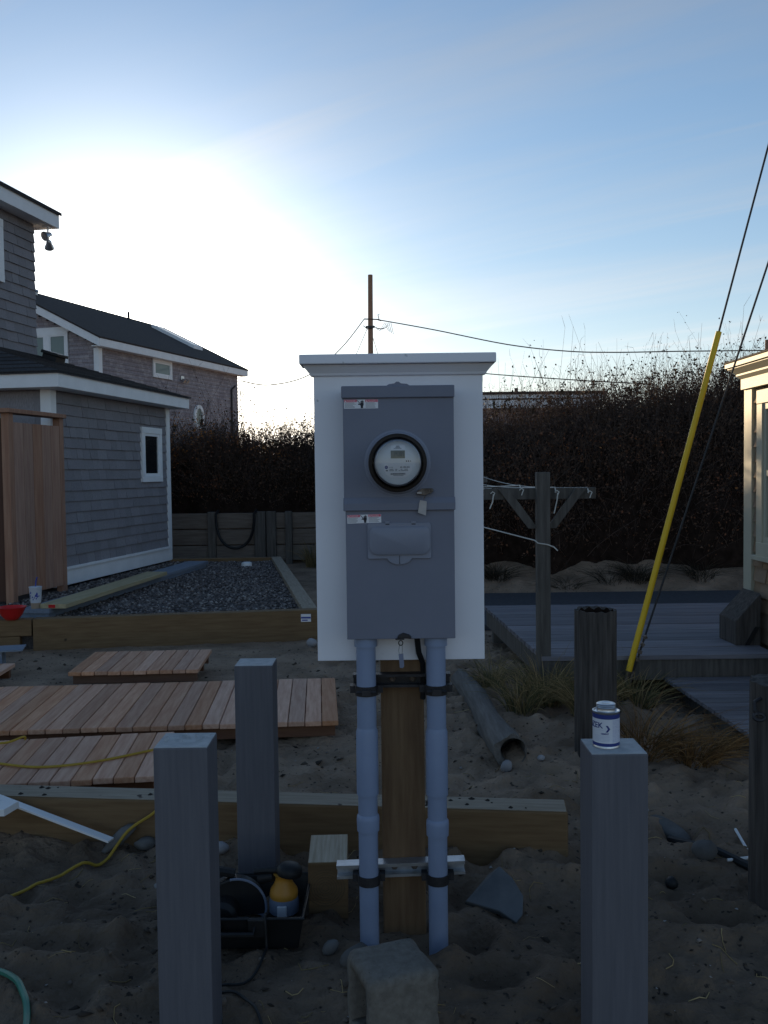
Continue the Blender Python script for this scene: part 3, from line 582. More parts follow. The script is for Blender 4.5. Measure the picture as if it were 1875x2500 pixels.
# ------------------------------------------------------------------ retaining wall, gravel bed, stacked boards
def retaining_wall():
    W = thing('retaining_wall', 'dark wooden plank retaining wall under the left hedge', 'wall', (-2.3, 15.5, 0))
    o = (-2.3, 15.5, 0)
    for r in range(3):
        x = -4.6
        for L in (3.75,):
            m = MB(); m.box(x, x + L - .01, 15.52 + rnd.uniform(0, .012), 15.62, .02 + .27 * r, .02 + .27 * (r + 1) - .018); m.build('plank', M['wall_plank'], W, o=o, bevel=.006); x += L
    for x0, x1, f in ((-2.93, -2.80, 15.44), (-2.155, -1.97, 15.42), (-1.955, -1.80, 15.43), (-1.64, -1.53, 15.4), (-4.0, -3.88, 15.44), (-1.02, -.90, 15.42)):
        m = MB(); m.box(x0, x1, f, f + .12, -.3, .84); m.build('post', M['old_timber'], W, o=o, bevel=.008)
    h = MB(); pts = []
    for t in np.linspace(0, math.pi, 26): pts.append((-2.46 - .32 * math.cos(t), 15.36 + .03 * math.cos(3 * t), .80 - .56 * math.sin(t) ** .8))
    pts = [(-2.76, 15.5, .86)] + pts + [(-2.12, 15.5, .86)]
    h.tube(pts, .022, 8); tag(h.build('black_hose', M['rubber'], o=(-2.46, 15.4, .24), smooth=True), 'black hose hanging in a loop on the retaining wall', 'hose')
retaining_wall()
def gravel_bed():
    A, B, Cc, Dd = (-4.1, 7.85), (-.62, 8.37), (-1.60, 13.8), (-3.1, 13.8)
    kind_bed = MB(); kind_bed.prism([(A[0], A[1] + .1, -.1), (B[0], B[1] + .08, -.1), (Cc[0], Cc[1], -.1), (-3.7, Dd[1], -.1)], (0, 0, .27)); kind(kind_bed.build('gravel_bed', M['gravel_bed']), 'structure')
    n = 11000; v = NPR.random(n); y = 7.98 + 5.75 * v ** 1.25; lft = -4.0 + .12 * (y - 7.9); rgt = -.66 - .18 * (y - 8.4); u = NPR.random(n); x = lft + (rgt - lft) * u
    k = (y > 8.0 + .15 * (x + 4)); x, y = x[k], y[k]; n = len(x)
    me = chips(n, x, y, .178 + .012 * fbm(x * 3, y * 3, 2), NPR.uniform(.010, .024, n), .7, M['stone_chip'], 'gravel'); kind(tag(link('gravel', me, None), 'grey gravel filling the timber-edged bed', 'gravel'), 'stuff')
    E = thing('bed_edging', 'heavy timber edging boxed round the gravel bed', 'edging', (-2, 8.1, 0)); o = (-2, 8.1, 0)
    a = math.atan2(.52, 3.48)
    def beam(p, q, th, z0, z1, nm='beam', mt='timber'):
        d = Vector((q[0] - p[0], q[1] - p[1], 0)); L = d.length; ang = math.atan2(d.y, d.x); m = MB(); m.box(0, L, 0, th, z0, z1)
        ob = m.build(nm, M[mt], E, bevel=.006); ob.location = (p[0] - o[0], p[1] - o[1], 0); ob.rotation_euler = (0, 0, ang); return ob
    beam((-3.05, 8.01), (B[0] + .02, B[1]), .12, -.06, .235); beam((-4.4, 7.81), (-3.06, 8.007), .12, .09, .235); beam((-4.4, 7.815), (-3.16, 7.998), .12, -.06, .088)
    beam((B[0], B[1] + .12), (Cc[0] + .06, Cc[1]), .14, -.05, .235, 'beam', 'timber_top'); beam((-1.56, 13.8), (-3.4, 13.72), -.12, -.05, .22)
    s = MB(); s.box(-.76, -.67, 8.345, 8.349, .13, .2); ob = s.build('price_tag', M['label_white'], E, o=o); ob.location = (0, .0, 0)
    t = MB(); t.box(-.758, -.672, 8.343, 8.3445, .16, .175); t.box(-.75, -.70, 8.343, 8.3445, .14, .15); t.build('print', M['straw'], ob, o=o)
gravel_bed()
HU, HV = Vector((math.cos(RAD(80.2)), math.sin(RAD(80.2)), 0)), Vector((-math.sin(RAD(80.2)), math.cos(RAD(80.2)), 0))
def stacked_boards():
    a = RAD(82.5)
    S = thing('grey_board', 'lower grey primed board lying along the gravel bed', 'board', (-3.06, 8.42, .18), a, 'grey boards beside the gravel'); 
    m = MB(); m.box(0, 4.5, 0, .29, .0, .042); m.build('board_face', M['board_grey'], S, bevel=.003)
    S = thing('grey_board', 'upper grey primed board stacked under the yellow plank', 'board', (-3.045, 8.40, .2225), a, 'grey boards beside the gravel')
    m = MB(); m.box(0, 4.55, .0, .285, .0, .042); m.build('board_face', M['board_grey'], S, bevel=.003)
    m = MB(); m.box(0, 2.75, 0, .245, 0, .042); y = m.build('yellow_plank', M['board_yellow'], bevel=.003); y.location = (-2.90, 8.42, .265); y.rotation_euler = (0, 0, RAD(84)); tag(y, 'yellowish pressure-treated plank lying on the grey boards', 'plank')
    r = MB(); r.box(-.0015, -.0005, .10, .165, .006, .036); r.build('end_stamp', M['red_plastic'], y)
    # cup, bowl, pipe cap
    c = thing('drink_cup', 'takeaway cup with a blue straw standing on the grey boards', 'cup', (-3.19, 8.47, .2655))
    m = MB(); m.lathe([(.042, 0), (.045, .05), (.0455, .052)], 24); m.build('lower_band', M['cup_band'], c, smooth=True)
    m = MB(); m.lathe([(.0455, .052), (.056, .185), (.058, .19), (.058, .198), (.05, .2)], 24); m.build('cup_body', M['cup'], c, smooth=True)
    m = MB(); Mx = Matrix.Identity(4)
    for k in range(16):
        aa = -math.pi / 2 + rnd.uniform(-1, 1); z = rnd.uniform(.07, .15); rr = .0455 + (z - .052) * .079 + .0008; w = rnd.uniform(.004, .011)
        m.add([(rr * math.cos(aa + s * w / rr), rr * math.sin(aa + s * w / rr), z + t * w * 1.3) for s, t in ((-1, -.4), (.3, -1), (1, .3), (-.2, 1))], [(0, 1, 2, 3)])
    m.build('print', M['straw'], c)
    m = MB(); m.tube([(0, 0, .19), (.006, 0, .25), (.018, 0, .285)], .006, 8); m.build('straw', M['straw'], c)
    b = MB(); b.lathe([(.045, 0), (.05, .002), (.085, .04), (.115, .10), (.125, .112), (.120, .113), (.08, .045), (.01, .012)], 32); b = b.build('red_bowl', M['red_plastic'], smooth=True); b.location = (-3.22, 7.99, .2355); tag(b, 'red plastic bowl on the corner of the timber edging', 'bowl')
    p = MB(); p.lathe([(.075, 0), (.075, .06), (.07, .075), (.04, .085), (.01, .087)], 24); p = p.build('pipe_cap', M['white'], smooth=True); p.location = (-1.93, 13.0, .15); tag(p, 'round white pipe cap poking out of the gravel', 'pipe cap')
stacked_boards()

# ------------------------------------------------------------------ cedar walkway sections
def deck_panel(label, origin, rz, nb, L, z, tilt=0.0, bw=.0925, under=.065, roll=0.0):
    P = thing('walkway_section', label, 'deck panel', (origin[0], origin[1], z), rz, 'cedar walkway sections'); P.rotation_euler = (tilt, roll, rz)
    me = MB().box(.0015, bw - .003, -.02, L, -.028, 0).mesh('board'); me.materials.append(M['deck_wood'])
    for i in range(nb):
        b = inst('board', me, P, (i * bw, rnd.uniform(-.004, .004), rnd.uniform(-.0015, .0015)))
        md = b.modifiers.new('bevel', 'BEVEL'); md.width = .003; md.segments = 1
    for y in (.03, L / 2, L - .09):
        m = MB(); m.box(.02, nb * bw - .02, y, y + .04, -.028 - under, -.0285); m.build('stringer', M['deck_under'], P)
deck_panel('short cedar walkway section beside the gravel bed', (-2.20, 6.41), RAD(3.2), 10, .72, .112, bw=.0895)
deck_panel('long middle cedar walkway section running out of frame', (-2.97, 4.93), RAD(4.0), 29, 1.06, .10, bw=.0935, under=.07)
deck_panel('nearest cedar walkway section with the yellow cord across it', (-2.42, 4.0), RAD(5.8), 15, .70, .105, bw=.0925, roll=RAD(-.8), under=.06)
deck_panel('cedar walkway corner just entering at the left edge', (-3.58, 6.05), RAD(3), 10, .62, .115, bw=.0925)
m = MB(); m.box(-.25, .13, -.12, .12, .0, .012); m.box(-.22, -.02, -.1, .1, -.14, .0); t = m.build('metal_offcut', M['board_grey'], bevel=.002); t.location = (-2.93, 7.15, .135); t.rotation_euler = (0, 0, .25); tag(t, 'grey sheet offcut on a dark block at the left edge', 'offcut')

# ------------------------------------------------------------------ landscape timber in front
def timber():
    a = math.atan2(3.56 - 3.823, .696 + 1.612)
    m = MB(); L = 3.2; n = 1
    m.box(-L, 0, 0, .14, -.10, .142); ob = m.build('landscape_timber', M['timber'], bevel=.009); ob.location = (.70, 3.56, 0); ob.rotation_euler = (0, 0, a)
    tag(ob, 'long square timber lying across the sand behind the meter post', 'timber')
    t = MB(); t.box(-L + .004, -.006, .006, .136, .142, .1435); t.build('sandy_top', M['timber_top'], ob)
    d = MB()
    for k in range(46):
        c = rnd.choice([-.62, -.60, -.55, -.40, -.1, -1.6, -2.2]); x = c + rnd.gauss(0, .045); y = rnd.uniform(.02, .12); r = rnd.uniform(.004, .014)
        if -.15 < x: x = -.15 - rnd.random() * .2
        d.add([(x + r * math.cos(q) * rnd.uniform(.7, 1.3), y + r * math.sin(q) * rnd.uniform(.7, 1.3), .1438) for q in np.linspace(0, 5.2, 6)] + [(x, y, .1438 + r * .6)], [(i, (i + 1) % 6, 6) for i in range(6)])
    kind(d.build('soil_crumbs', M['debris'], ob), 'stuff')
timber()

# ------------------------------------------------------------------ meter stand
PC = (.052, 3.045, 0)     # post centre at the ground
def meter_stand():
    S = thing('meter_stand', 'white backboard with moulded cap on a square treated post', 'utility stand', PC)
    m = MB(); m.box(PC[0] - .07, PC[0] + .07, 2.978, 3.118, -.5, 1.78); m.build('post', M['pt_post'], S, bevel=.006, o=PC)
    m = MB(); m.box(-.217, .316, 2.955, 2.977, .869, 1.80); m.build('backboard', M['white_board'], S, bevel=.0015, o=PC)
    yb, yt = 2.977, 2.955
    m = MB(); prof = [(0, 1.772), (-.010, 1.775), (-.013, 1.782), (-.024, 1.795), (-.030, 1.803), (-.030, 1.806), (0, 1.806)]
    # crown moulding mitred round the front and both ends
    n = len(prof); V = []
    for (x, s) in ((-.217, -1), (.316, 1)):
        V += [(x + s * -p[0], yt + p[0], p[1]) for p in prof]
    Vb = [(-.217 + p[0], yb, p[1]) for p in prof]; Vc = [(.316 - p[0], yb, p[1]) for p in prof]
    V = Vb + V + Vc; F = [(j * n + i, j * n + i + 1, (j + 1) * n + i + 1, (j + 1) * n + i) for j in range(3) for i in range(n - 1)]
    m.add(V, F); m.build('crown_moulding', M['white_board'], S, o=PC)
    m = MB(); m.box(-.258, .354, 2.905, 3.03, 1.807, 1.837); m.build('cap_board', M['white_board'], S, bevel=.003, o=PC)
    for (x0, x1, z, h, mt, nm, dz) in ((-.105, .205, .785, .042, 'dark_metal', 'strut', 0), (-.165, .247, .172, .042, 'galv', 'strut', -.012)):
        m = MB(); a = math.atan2(dz, x1 - x0); Mx = Matrix.Translation(((x0 + x1) / 2, 0, z)) @ Matrix.Rotation(-0 + a, 4, 'Y'); w = (x1 - x0) / 2
        m.box(-w, w, 2.936, 2.9395, 0, .009, Mx); m.box(-w, w, 2.936, 2.9395, h - .009, h, Mx); m.box(-w, w, 2.9395, 2.976, 0, .003, Mx); m.box(-w, w, 2.9395, 2.976, h - .003, h, Mx); m.box(-w, w, 2.974, 2.977, .003, h - .003, Mx)
        st = m.build(nm, M[mt], S, o=PC)
        b = MB()
        for x in (.02, .085): b.lathe([(.011, 0), (.011, .008), (.006, .011)], 6, Matrix.Translation((x, 2.9735, z + h / 2)) @ Matrix.Rotation(math.pi / 2, 4, 'X'))
        b.build('bolt', M['rusty'], st, o=PC)
        if z < .5:   # white upper lip of the lower strut
            b = MB(); b.box(-w, w, 2.93, 2.976, h + .0005, h + .004, Mx); b.build('top_lip', M['galv'], st, o=PC)
    # clamps round both conduits
    for z, hx in ((.772, 1), (.168, 0)):
        for cx in (-.062, .157):
            m = MB(); rr = .0355; n = 24
            prof2 = [(rr - .003, z - .0), (rr, z), (rr, z + .03), (rr - .003, z + .03)]
            for j in range(n):
                t0, t1 = RAD(-30) - RAD(120) * 0 + 2 * math.pi * j / n, 2 * math.pi * (j + 1) / n + RAD(-30)
                V = [(cx + r * math.cos(t), 2.90 + r * math.sin(t), zz) for t in (t0, t1) for r, zz in prof2]; m.add(V, [(0, 1, 5, 4), (1, 2, 6, 5), (2, 3, 7, 6)])
            m.box(cx - rr - .016, cx - rr + .002, 2.905, 2.938, z + .004, z + .027); m.box(cx + rr - .002, cx + rr + .016, 2.905, 2.938, z + .004, z + .027)
            if hx: m.box(cx - .014, cx + .014, 2.852, 2.868, z + .006, z + .024); m.tube([(cx - .03, 2.862, z + .015), (cx + .03, 2.862, z + .015)], .006, 6)
            m.build('pipe_clamp', M['dark_metal'], S, o=PC)
meter_stand()
def conduits():
    for cx, lab, ring, sl in ((-.062, 'left grey PVC conduit running down from the meter box', .363, 0), (.157, 'right grey PVC conduit running down from the meter box', .345, -.004)):
        C = thing('conduit', lab, 'pipe', (cx, 2.90, -.02), 0, 'conduits under the meter box'); o = (cx, 2.90, -.02); T = Matrix.Translation((cx, 2.90, 0))
        m = MB(); m.lathe([(.0305, -.35), (.0305, .958)], 28, T); m.build('pipe', M['pvc'], C, smooth=True, o=o)
        m = MB(); m.lathe([(.0306, .455 + sl), (.0345, .456 + sl), (.0345, .655 + sl), (.0306, .668 + sl)], 28, T); m.build('sleeve', M['pvc'], C, smooth=True, o=o)
        m = MB(); m.lathe([(.0306, ring - .024), (.0350, ring - .023), (.0360, ring + .012), (.0350, ring + .024), (.0306, ring + .03)], 28, T); m.build('coupling', M['pvc'], C, smooth=True, o=o)
        m = MB(); m.lathe([(.0306, .925), (.036, .926), (.036, .9585), (.0306, .9585)], 28, T); m.build('hub', M['pvc'], C, smooth=True, o=o)
    w = MB(); w.tube([(.098, 2.905, .955), (.104, 2.915, .90), (.118, 2.945, .86), (.12, 2.96, .80), (.118, 2.9685, .74)], .009, 8); tag(w.build('ground_wire', M['rubber'], o=(.1, 2.93, .8), smooth=True), 'short black wire curving out under the meter box', 'wire')
conduits()

def warning_sticker(parent, x, z, w, h, y, tilt=0.0, name='warning_sticker'):
    """white label, red heading bars with lettering, black hand and bolt between, fine print"""
    b = MB(); b.box(0, w, -.0006, 0, 0, h); S = b.build(name, M['label_white'], parent); S.location = (x, y, z); S.rotation_euler = (0, -tilt, 0)
    yy = -.0009; r = MB(); r.box(0.001, w * .375, yy, -.0006, h * .72, h * .985); r.box(w * .625, w - .001, yy, -.0006, h * .72, h * .985); r.build('red_heading', M['red_band'], S)
    for xx, word in ((.012, 'DANGER'), (.632, 'PELIGRO')):
        text_on(S, word, h * .25, w * xx + h * .27, -.0012, h * .765, M['label_white'])
        t = MB(); t.add([(w * xx + h * .03, -.0012, h * .76), (w * xx + h * .24, -.0012, h * .76), (w * xx + h * .135, -.0012, h * .94)], [(0, 1, 2)]); t.build('warning_triangle', M['label_white'], S)
    hd = MB(); cx = w * .525; k = h
    hd.box(cx - .13 * k, cx + .13 * k, yy, -.0006, .04 * k, .26 * k); hd.add([(cx + px * k, yy, pz * k) for px, pz in ((-.13, .26), (.13, .26), (.2, .4), (.2, .62), (-.16, .62), (-.2, .42))], [tuple(range(6))])
    for i, (fx, fz) in enumerate(((-.16, .80), (-.07, .88), (.02, .92), (.11, .86))): hd.box(cx + fx * k, cx + (fx + .075) * k, yy, -.0006, .6 * k, fz * k)
    hd.add([(cx + px * k, yy, pz * k) for px, pz in ((-.19, .42), (-.17, .58), (-.36, .50), (-.36, .42))], [(0, 1, 2, 3)])
    hd.add([(cx + px * k, yy, pz * k) for px, pz in ((-.60, .93), (-.54, .96), (-.24, .66), (-.30, .63))], [(0, 1, 2, 3)]); hd.add([(cx + px * k, yy, pz * k) for px, pz in ((-.27, .68), (-.22, .66), (-.38, .40), (-.44, .43))], [(0, 1, 2, 3)])
    hd.build('hand_pictogram', M['ink'], S)
    t = MB()
    for x0 in (.02, .635):
        for i in range(5): t.box(w * x0, w * (x0 + rnd.uniform(.22, .33)), yy, -.0006, h * (.60 - .125 * i), h * (.64 - .125 * i))
    t.build('fine_print', M['ink_soft'], S)

def meter_box():
    o = (.045, 2.90, .955); B = thing('meter_box', 'grey electric meter enclosure with round glass meter on the white board', 'meter box', o)
    x0, x1, zb, zt = -.122, .2165, .957, 1.732
    m = MB(); m.box(x0 + .004, x1 - .004, 2.862, 2.9545, zb, zt - .004); m.build('enclosure', M['box_grey'], B, bevel=.003, o=o)
    m = MB(); m.box(x0, x1, 2.851, 2.861, 1.39, 1.70); m.build('upper_cover', M['box_grey'], B, bevel=.002, o=o)
    m = MB(); m.box(x0 + .004, x1 - .001, 2.853, 2.8615, zb - .002, 1.356); m.build('lower_cover', M['box_grey'], B, bevel=.002, o=o)
    m = MB(); m.box(x0 - .004, x1 + .002, 2.842, 2.93, 1.695, zt); m.build('top_flange', M['box_grey'], B, bevel=.003, o=o)
    m = MB(); m.prism([(0, 2.861, 1.352), (0, 2.842, 1.352), (0, 2.842, 1.374), (0, 2.850, 1.392), (0, 2.861, 1.392)], (x1 - x0 + .004, 0, 0)); m.v = [(p[0] + x0 - .002, p[1], p[2]) for p in m.v]; m.build('middle_flange', M['box_grey'], B, bevel=.002, o=o)
    m = MB(); m.prism([(.01, 2.86, zt), (.085, 2.86, zt), (.075, 2.86, zt + .006), (.056, 2.86, zt + .008), (.05, 2.86, zt + .013), (.042, 2.86, zt + .013), (.036, 2.86, zt + .008), (.02, 2.86, zt + .006)][::-1], (0, .05, 0)); m.build('top_latch', M['box_grey'], B, o=o)
    cx, cz = .043, 1.497; T = Matrix.Translation((cx, 2.851, cz)) @ Matrix.Rotation(math.pi / 2, 4, 'X')     # lathe axis points at the viewer
    m = MB(); m.lathe([(.102, 0), (.101, .002), (.096, .004), (.092, .012), (.088, .013), (.08, .013)], 48, T); m.build('socket_rim', M['box_grey_light'], B, smooth=True, o=o)
    m = MB(); m.lathe([(.078, .004), (.087, .006), (.0885, .012), (.0885, .036), (.086, .040), (.078, .041), (.074, .036), (.073, .02)], 56, T); m.build('meter_ring', M['bronze_ring'], B, smooth=True, o=o)
    m = MB(); m.lathe([(.0755, .02), (.0755, .042), (.072, .046), (.069, .10), (.0665, .11), (.060, .1125), (.02, .1145), (.001, .115)], 56, T); g = m.build('meter_cover', M['meter_glass'], B, smooth=True, o=o)
    m = MB(); m.lathe([(.0715, .02), (.0690, .044), (.066, .085), (.0645, .0865), (.063, .086), (.01, .086)], 48, T); f = m.build('meter_face', M['face_plate'], B, smooth=True, o=o)
    yf = 2.851 - .0862
    def rect(nm, xa, xb, za, zc, mt, par, y=yf, th=.0006):
        q = MB(); q.box(cx + xa, cx + xb, y - th, y, cz + za, cz + zc); return q.build(nm, M[mt], par, o=o)
    lcd = rect('display', -.021, .021, .013, .036, 'lcd', f, th=.001)
    seg = {'0': 'abcdef', '1': 'bc', '3': 'abgcd', '4': 'fgbc', '5': 'afgcd', '8': 'abcdefg', '9': 'abcdfg'}
    sm = MB()
    for i, ch in enumerate('14385'):
        X0, Z0, w, h = cx - .0125 + i * .0066, cz + .0200, .0045, .0120; t = .0014; y0, y1 = yf - .0014, yf - .001
        for s in seg[ch]:
            q = {'a': (0, w, h - t, h), 'd': (0, w, 0, t), 'g': (0, w, h / 2 - t / 2, h / 2 + t / 2), 'b': (w - t, w, h / 2, h), 'c': (w - t, w, 0, h / 2), 'f': (0, t, h / 2, h), 'e': (0, t, 0, h / 2)}[s]
            sm.box(X0 + q[0], X0 + q[1], y0, y1, Z0 + q[2], Z0 + q[3])
    sm.build('digits', M['ink'], f, o=o)
    pl = MB(); pl.prism([(cx + a, yf - .0007, cz + b) for a, b in ((-.040, -.004), (-.043, -.008), (-.041, -.022), (-.034, -.036), (-.02, -.044), (.02, -.044), (.034, -.036), (.041, -.022), (.0425, -.012), (.040, -.0095), (.022, -.009), (.019, -.004))], (0, .0006, 0)); pl.build('nameplate', M['label_white'], f, o=o)
    up = MB(); up.box(cx - .021, cx + .021, yf - .0006, yf, cz + .0385, cz + .052); up.build('maker_label', M['label_white'], f, o=o)
    yt = yf - .0011
    def lab(s, size, xx, zz, mt='ink', al='LEFT'): return text_on(f, s, size, cx + xx - o[0], yt - o[1], cz + zz - o[2], M[mt], align=al)
    text_on(f, '43 103 693', .0062, cx + .0065 - o[0], yt - o[1], cz - .0155 - o[2], M['ink'], thin=.00012)
    lab('I-210', .0052, -.0255, -.0155, 'ink_soft')
    lg = MB(); lg.lathe([(.0048, 0), (.0048, .0003), (.001, .0003)], 20, Matrix.Translation((cx - .0345, yf - .0007, cz - .0135)) @ Matrix.Rotation(math.pi / 2, 4, 'X')); lg.build('round_logo', M['blue_ink'], f, o=o)
    lab('GE', .0048, -.0345 - .0001, -.0152, 'label_white', 'CENTER').location.y -= .0003
    fp = MB()
    for r_, (za, runs) in enumerate(((-.0205, ((-.025, -.014), (-.008, -.002), (.008, .013), (.019, .029))), (-.0245, ((-.026, -.012), (-.008, -.003), (.002, .007), (.009, .03))))):
        for a, b in runs: fp.box(cx + a, cx + b, yt, yt + .0003, cz + za, cz + za + .0016)
    for a, b, za, h_ in ((-.005, .005, .0478, .0022), (-.007, .007, .0445, .0018), (-.012, .011, .0415, .0014)): fp.box(cx + a, cx + b, yt, yt + .0003, cz + za, cz + za + h_)
    fp.box(cx - .036, cx - .030, yt, yt + .0003, cz - .025, cz - .0215); fp.box(cx - .014, cx + .016, yt, yt + .0003, cz - .0385, cz - .0372); fp.build('fine_print', M['ink_soft'], f, o=o)
    bc = MB(); xx = -.022
    while xx < .021:
        w = rnd.choice((.0004, .0006, .001)); bc.box(cx + xx, cx + xx + w, yt, yt + .0003, cz - .0355, cz - .0310); xx += w + rnd.choice((.0004, .0007))
    bc.build('barcode', M['ink'], f, o=o)
    dt = MB()
    for i, xx in enumerate((.0255, .0315)): dt.lathe([(.0021, 0), (.0021, .0003), (.0005, .0003)], 14, Matrix.Translation((cx + xx, yf, cz + .0045)) @ Matrix.Rotation(math.pi / 2, 4, 'X'))
    dt.add([(cx + .0355, yf - .0004, cz + .003), (cx + .0395, yf - .0004, cz + .003), (cx + .0375, yf - .0004, cz + .0065)], [(0, 1, 2)]); dt.build('indicator', M['ink'], f, o=o)
    # breaker door
    yd = 2.853; dx0, dx1, dz0, dz1 = -.0515, .1435, 1.2035, 1.3135
    poly = [(dx0, dz0 + .004), (dx0 + .004, dz0)] + [(.046 + .038 * math.cos(t), dz0 + .004 + .022 * math.sin(t)) for t in np.linspace(math.pi + .15, 2 * math.pi - .15, 14)] + [(dx1 - .004, dz0), (dx1, dz0 + .004), (dx1, dz1 - .006), (dx1 - .006, dz1), (dx0 + .006, dz1), (dx0, dz1 - .006)]
    m = MB(); m.prism([(a, yd - .007, b) for a, b in poly], (0, .0068, 0)); d = m.build('breaker_door', M['box_grey_light'], B, bevel=.0015, o=o)
    def rr(xa, xb, za, zc, r, rt):
        p = []
        for (qx, qz, s, rad) in ((xa + r, za + r, math.pi, r), (xb - r, za + r, 1.5 * math.pi, r), (xb - rt, zc - rt, 0, rt), (xa + rt, zc - rt, .5 * math.pi, rt)): p += [(qx + rad * math.cos(s + t), qz + rad * math.sin(s + t)) for t in np.linspace(0, math.pi / 2, 7)]
        return p
    A = rr(dx0 + .006, dx1 - .004, dz0 + .013, dz1 - .010, .026, .020); Bq = rr(dx0 + .012, dx1 - .010, dz0 + .019, dz1 - .014, .022, .016); n = len(A)
    m = MB(); m.add([(a, yd - .0072, b) for a, b in A] + [(a, yd - .013, b) for a, b in A] + [(a, yd - .0165, b) for a, b in Bq], [(j * n + k, j * n + (k + 1) % n, (j + 1) * n + (k + 1) % n, (j + 1) * n + k) for j in range(2) for k in range(n)] + [tuple(2 * n + k for k in range(n))]); m.build('raised_hood', M['box_grey_light'], d, smooth=True, o=o)
    m = MB(); m.box(.0452, .0468, yd - .0078, yd - .0072, dz0 - .012, dz0 + .010); m.box(.0446, .048, yd - .0078, yd - .0072, dz0 - .015, dz0 - .012); m.build('pull_slot', M['ink'], d, o=o)
    for hx in (.004, .084):
        m = MB(); m.box(hx, hx + .012, yd - .0076, yd - .0072, dz1 - .005, dz1 - .0025); m.build('hinge_slot', M['ink'], d, o=o); m = MB(); m.box(hx - .001, hx + .013, yd - .009, yd, dz1 - .001, dz1 + .005); m.build('hinge', M['box_grey_light'], d, o=o)
    warning_sticker(B, -.118 - o[0], 1.664 - o[2], .104, .027, 2.851 - o[1]); warning_sticker(B, -.1125 - o[0], 1.313 - o[2], .104, .026, 2.853 - o[1], tilt=RAD(1.2))
    # seal latch with hanging tag on the middle flange; lower latch with ring and tag
    m = MB(); m.prism([(.098, 2.83, 1.402), (.120, 2.83, 1.397), (.145, 2.83, 1.404), (.152, 2.83, 1.413), (.148, 2.83, 1.419), (.115, 2.83, 1.418), (.103, 2.83, 1.412)], (0, .014, 0)); m.lathe([(.005, 0), (.005, .003), (.002, .004)], 10, Matrix.Translation((.146, 2.83, 1.412)) @ Matrix.Rotation(math.pi / 2, 4, 'X')); s1 = m.build('seal_latch', M['rusty'], B, bevel=.002, o=o)
    m = MB(); m.box(.101, .115, 2.8275, 2.8305, 1.4025, 1.4085); m.build('latch_window', M['paper_tag'], s1, o=o)
    m = MB(); m.tube([(.127, 2.832, 1.40), (.124, 2.834, 1.392), (.121, 2.836, 1.385)], .0012, 5); m.build('seal_wire', M['rusty'], s1, o=o)
    m = MB(); m.prism([(.110, 2.838, 1.383), (.131, 2.838, 1.379), (.1275, 2.836, 1.336), (.103, 2.836, 1.345)], (0, .0012, 0)); m.build('paper_tag', M['paper_tag'], s1, o=o)
    m = MB(); m.prism([(.036, 2.845, .958), (.04, 2.845, .968), (.055, 2.845, .975), (.073, 2.845, .969), (.08, 2.845, .962), (.078, 2.845, .956), (.06, 2.845, .959)][::-1], (0, .012, 0)); m.box(.03, .058, 2.846, 2.857, .953, .957); s2 = m.build('lower_latch', M['dark_metal'], B, bevel=.002, o=o)
    m = MB(); m.tube([(.0465 + .0065 * math.cos(t), 2.848, .9435 + .0075 * math.sin(t)) for t in np.linspace(0, 2 * math.pi, 17)], .0016, 6, cap=False); m.build('ring', M['dark_metal'], s2, o=o)
    m = MB(); m.tube([(.0425, 2.848, .937), (.040, 2.847, .92), (.042, 2.847, .906)], .0008, 4); m.tube([(.051, 2.848, .938), (.051, 2.847, .92), (.050, 2.847, .906)], .0008, 4); m.build('seal_wire', M['dark_metal'], s2, o=o)
    m = MB(); m.prism([(.0395, 2.846, .909), (.054, 2.846, .911), (.0565, 2.846, .871), (.052, 2.846, .866), (.043, 2.846, .867)], (0, .002, 0)); m.build('blue_tag', M['blue_tag'], s2, o=o)
meter_box()

# ------------------------------------------------------------------ grey square posts and the can
def grey_post(x, y, w, d, zt, label):
    P = thing('grey_post', label, 'post', (x, y, G(x, y)), 0, 'grey square posts'); o = (x, y, G(x, y))
    m = MB(); m.box(x - w / 2, x + w / 2, y - d / 2, y + d / 2, -.5, zt - .0015); m.build('shaft', M['grey_post'], P, bevel=.003, o=o)
    m = MB(); m.box(x - w / 2 + .002, x + w / 2 - .002, y - d / 2 + .002, y + d / 2 - .002, zt - .0014, zt); m.build('cut_end', M['grey_cut'], P, o=o); return P
p1 = grey_post(-.534, 2.448, .1405, .138, .765, 'front left grey square post with ragged cut top')
m = MB()
for k in range(40):
    x, y, r = -.534 + rnd.uniform(-.062, .06), 2.448 + rnd.uniform(-.02, .066), rnd.uniform(.002, .006); z = .7652
    m.add([(x + r * math.cos(q), y + r * math.sin(q), z) for q in (0, 2.1, 4.2)] + [(x, y, z + r * rnd.uniform(.4, 1.1))], [(0, 1, 3), (1, 2, 3), (2, 0, 3)])
kind(m.build('sawdust', M['grey_cut'], p1, o=tuple(p1.location)), 'stuff')
grey_post(-.487, 3.465, .141, .138, .765, 'grey square post standing farther back behind the tool case')
grey_post(.577, 2.348, .141, .136, .765, 'grey square post at right with the glue can on top')
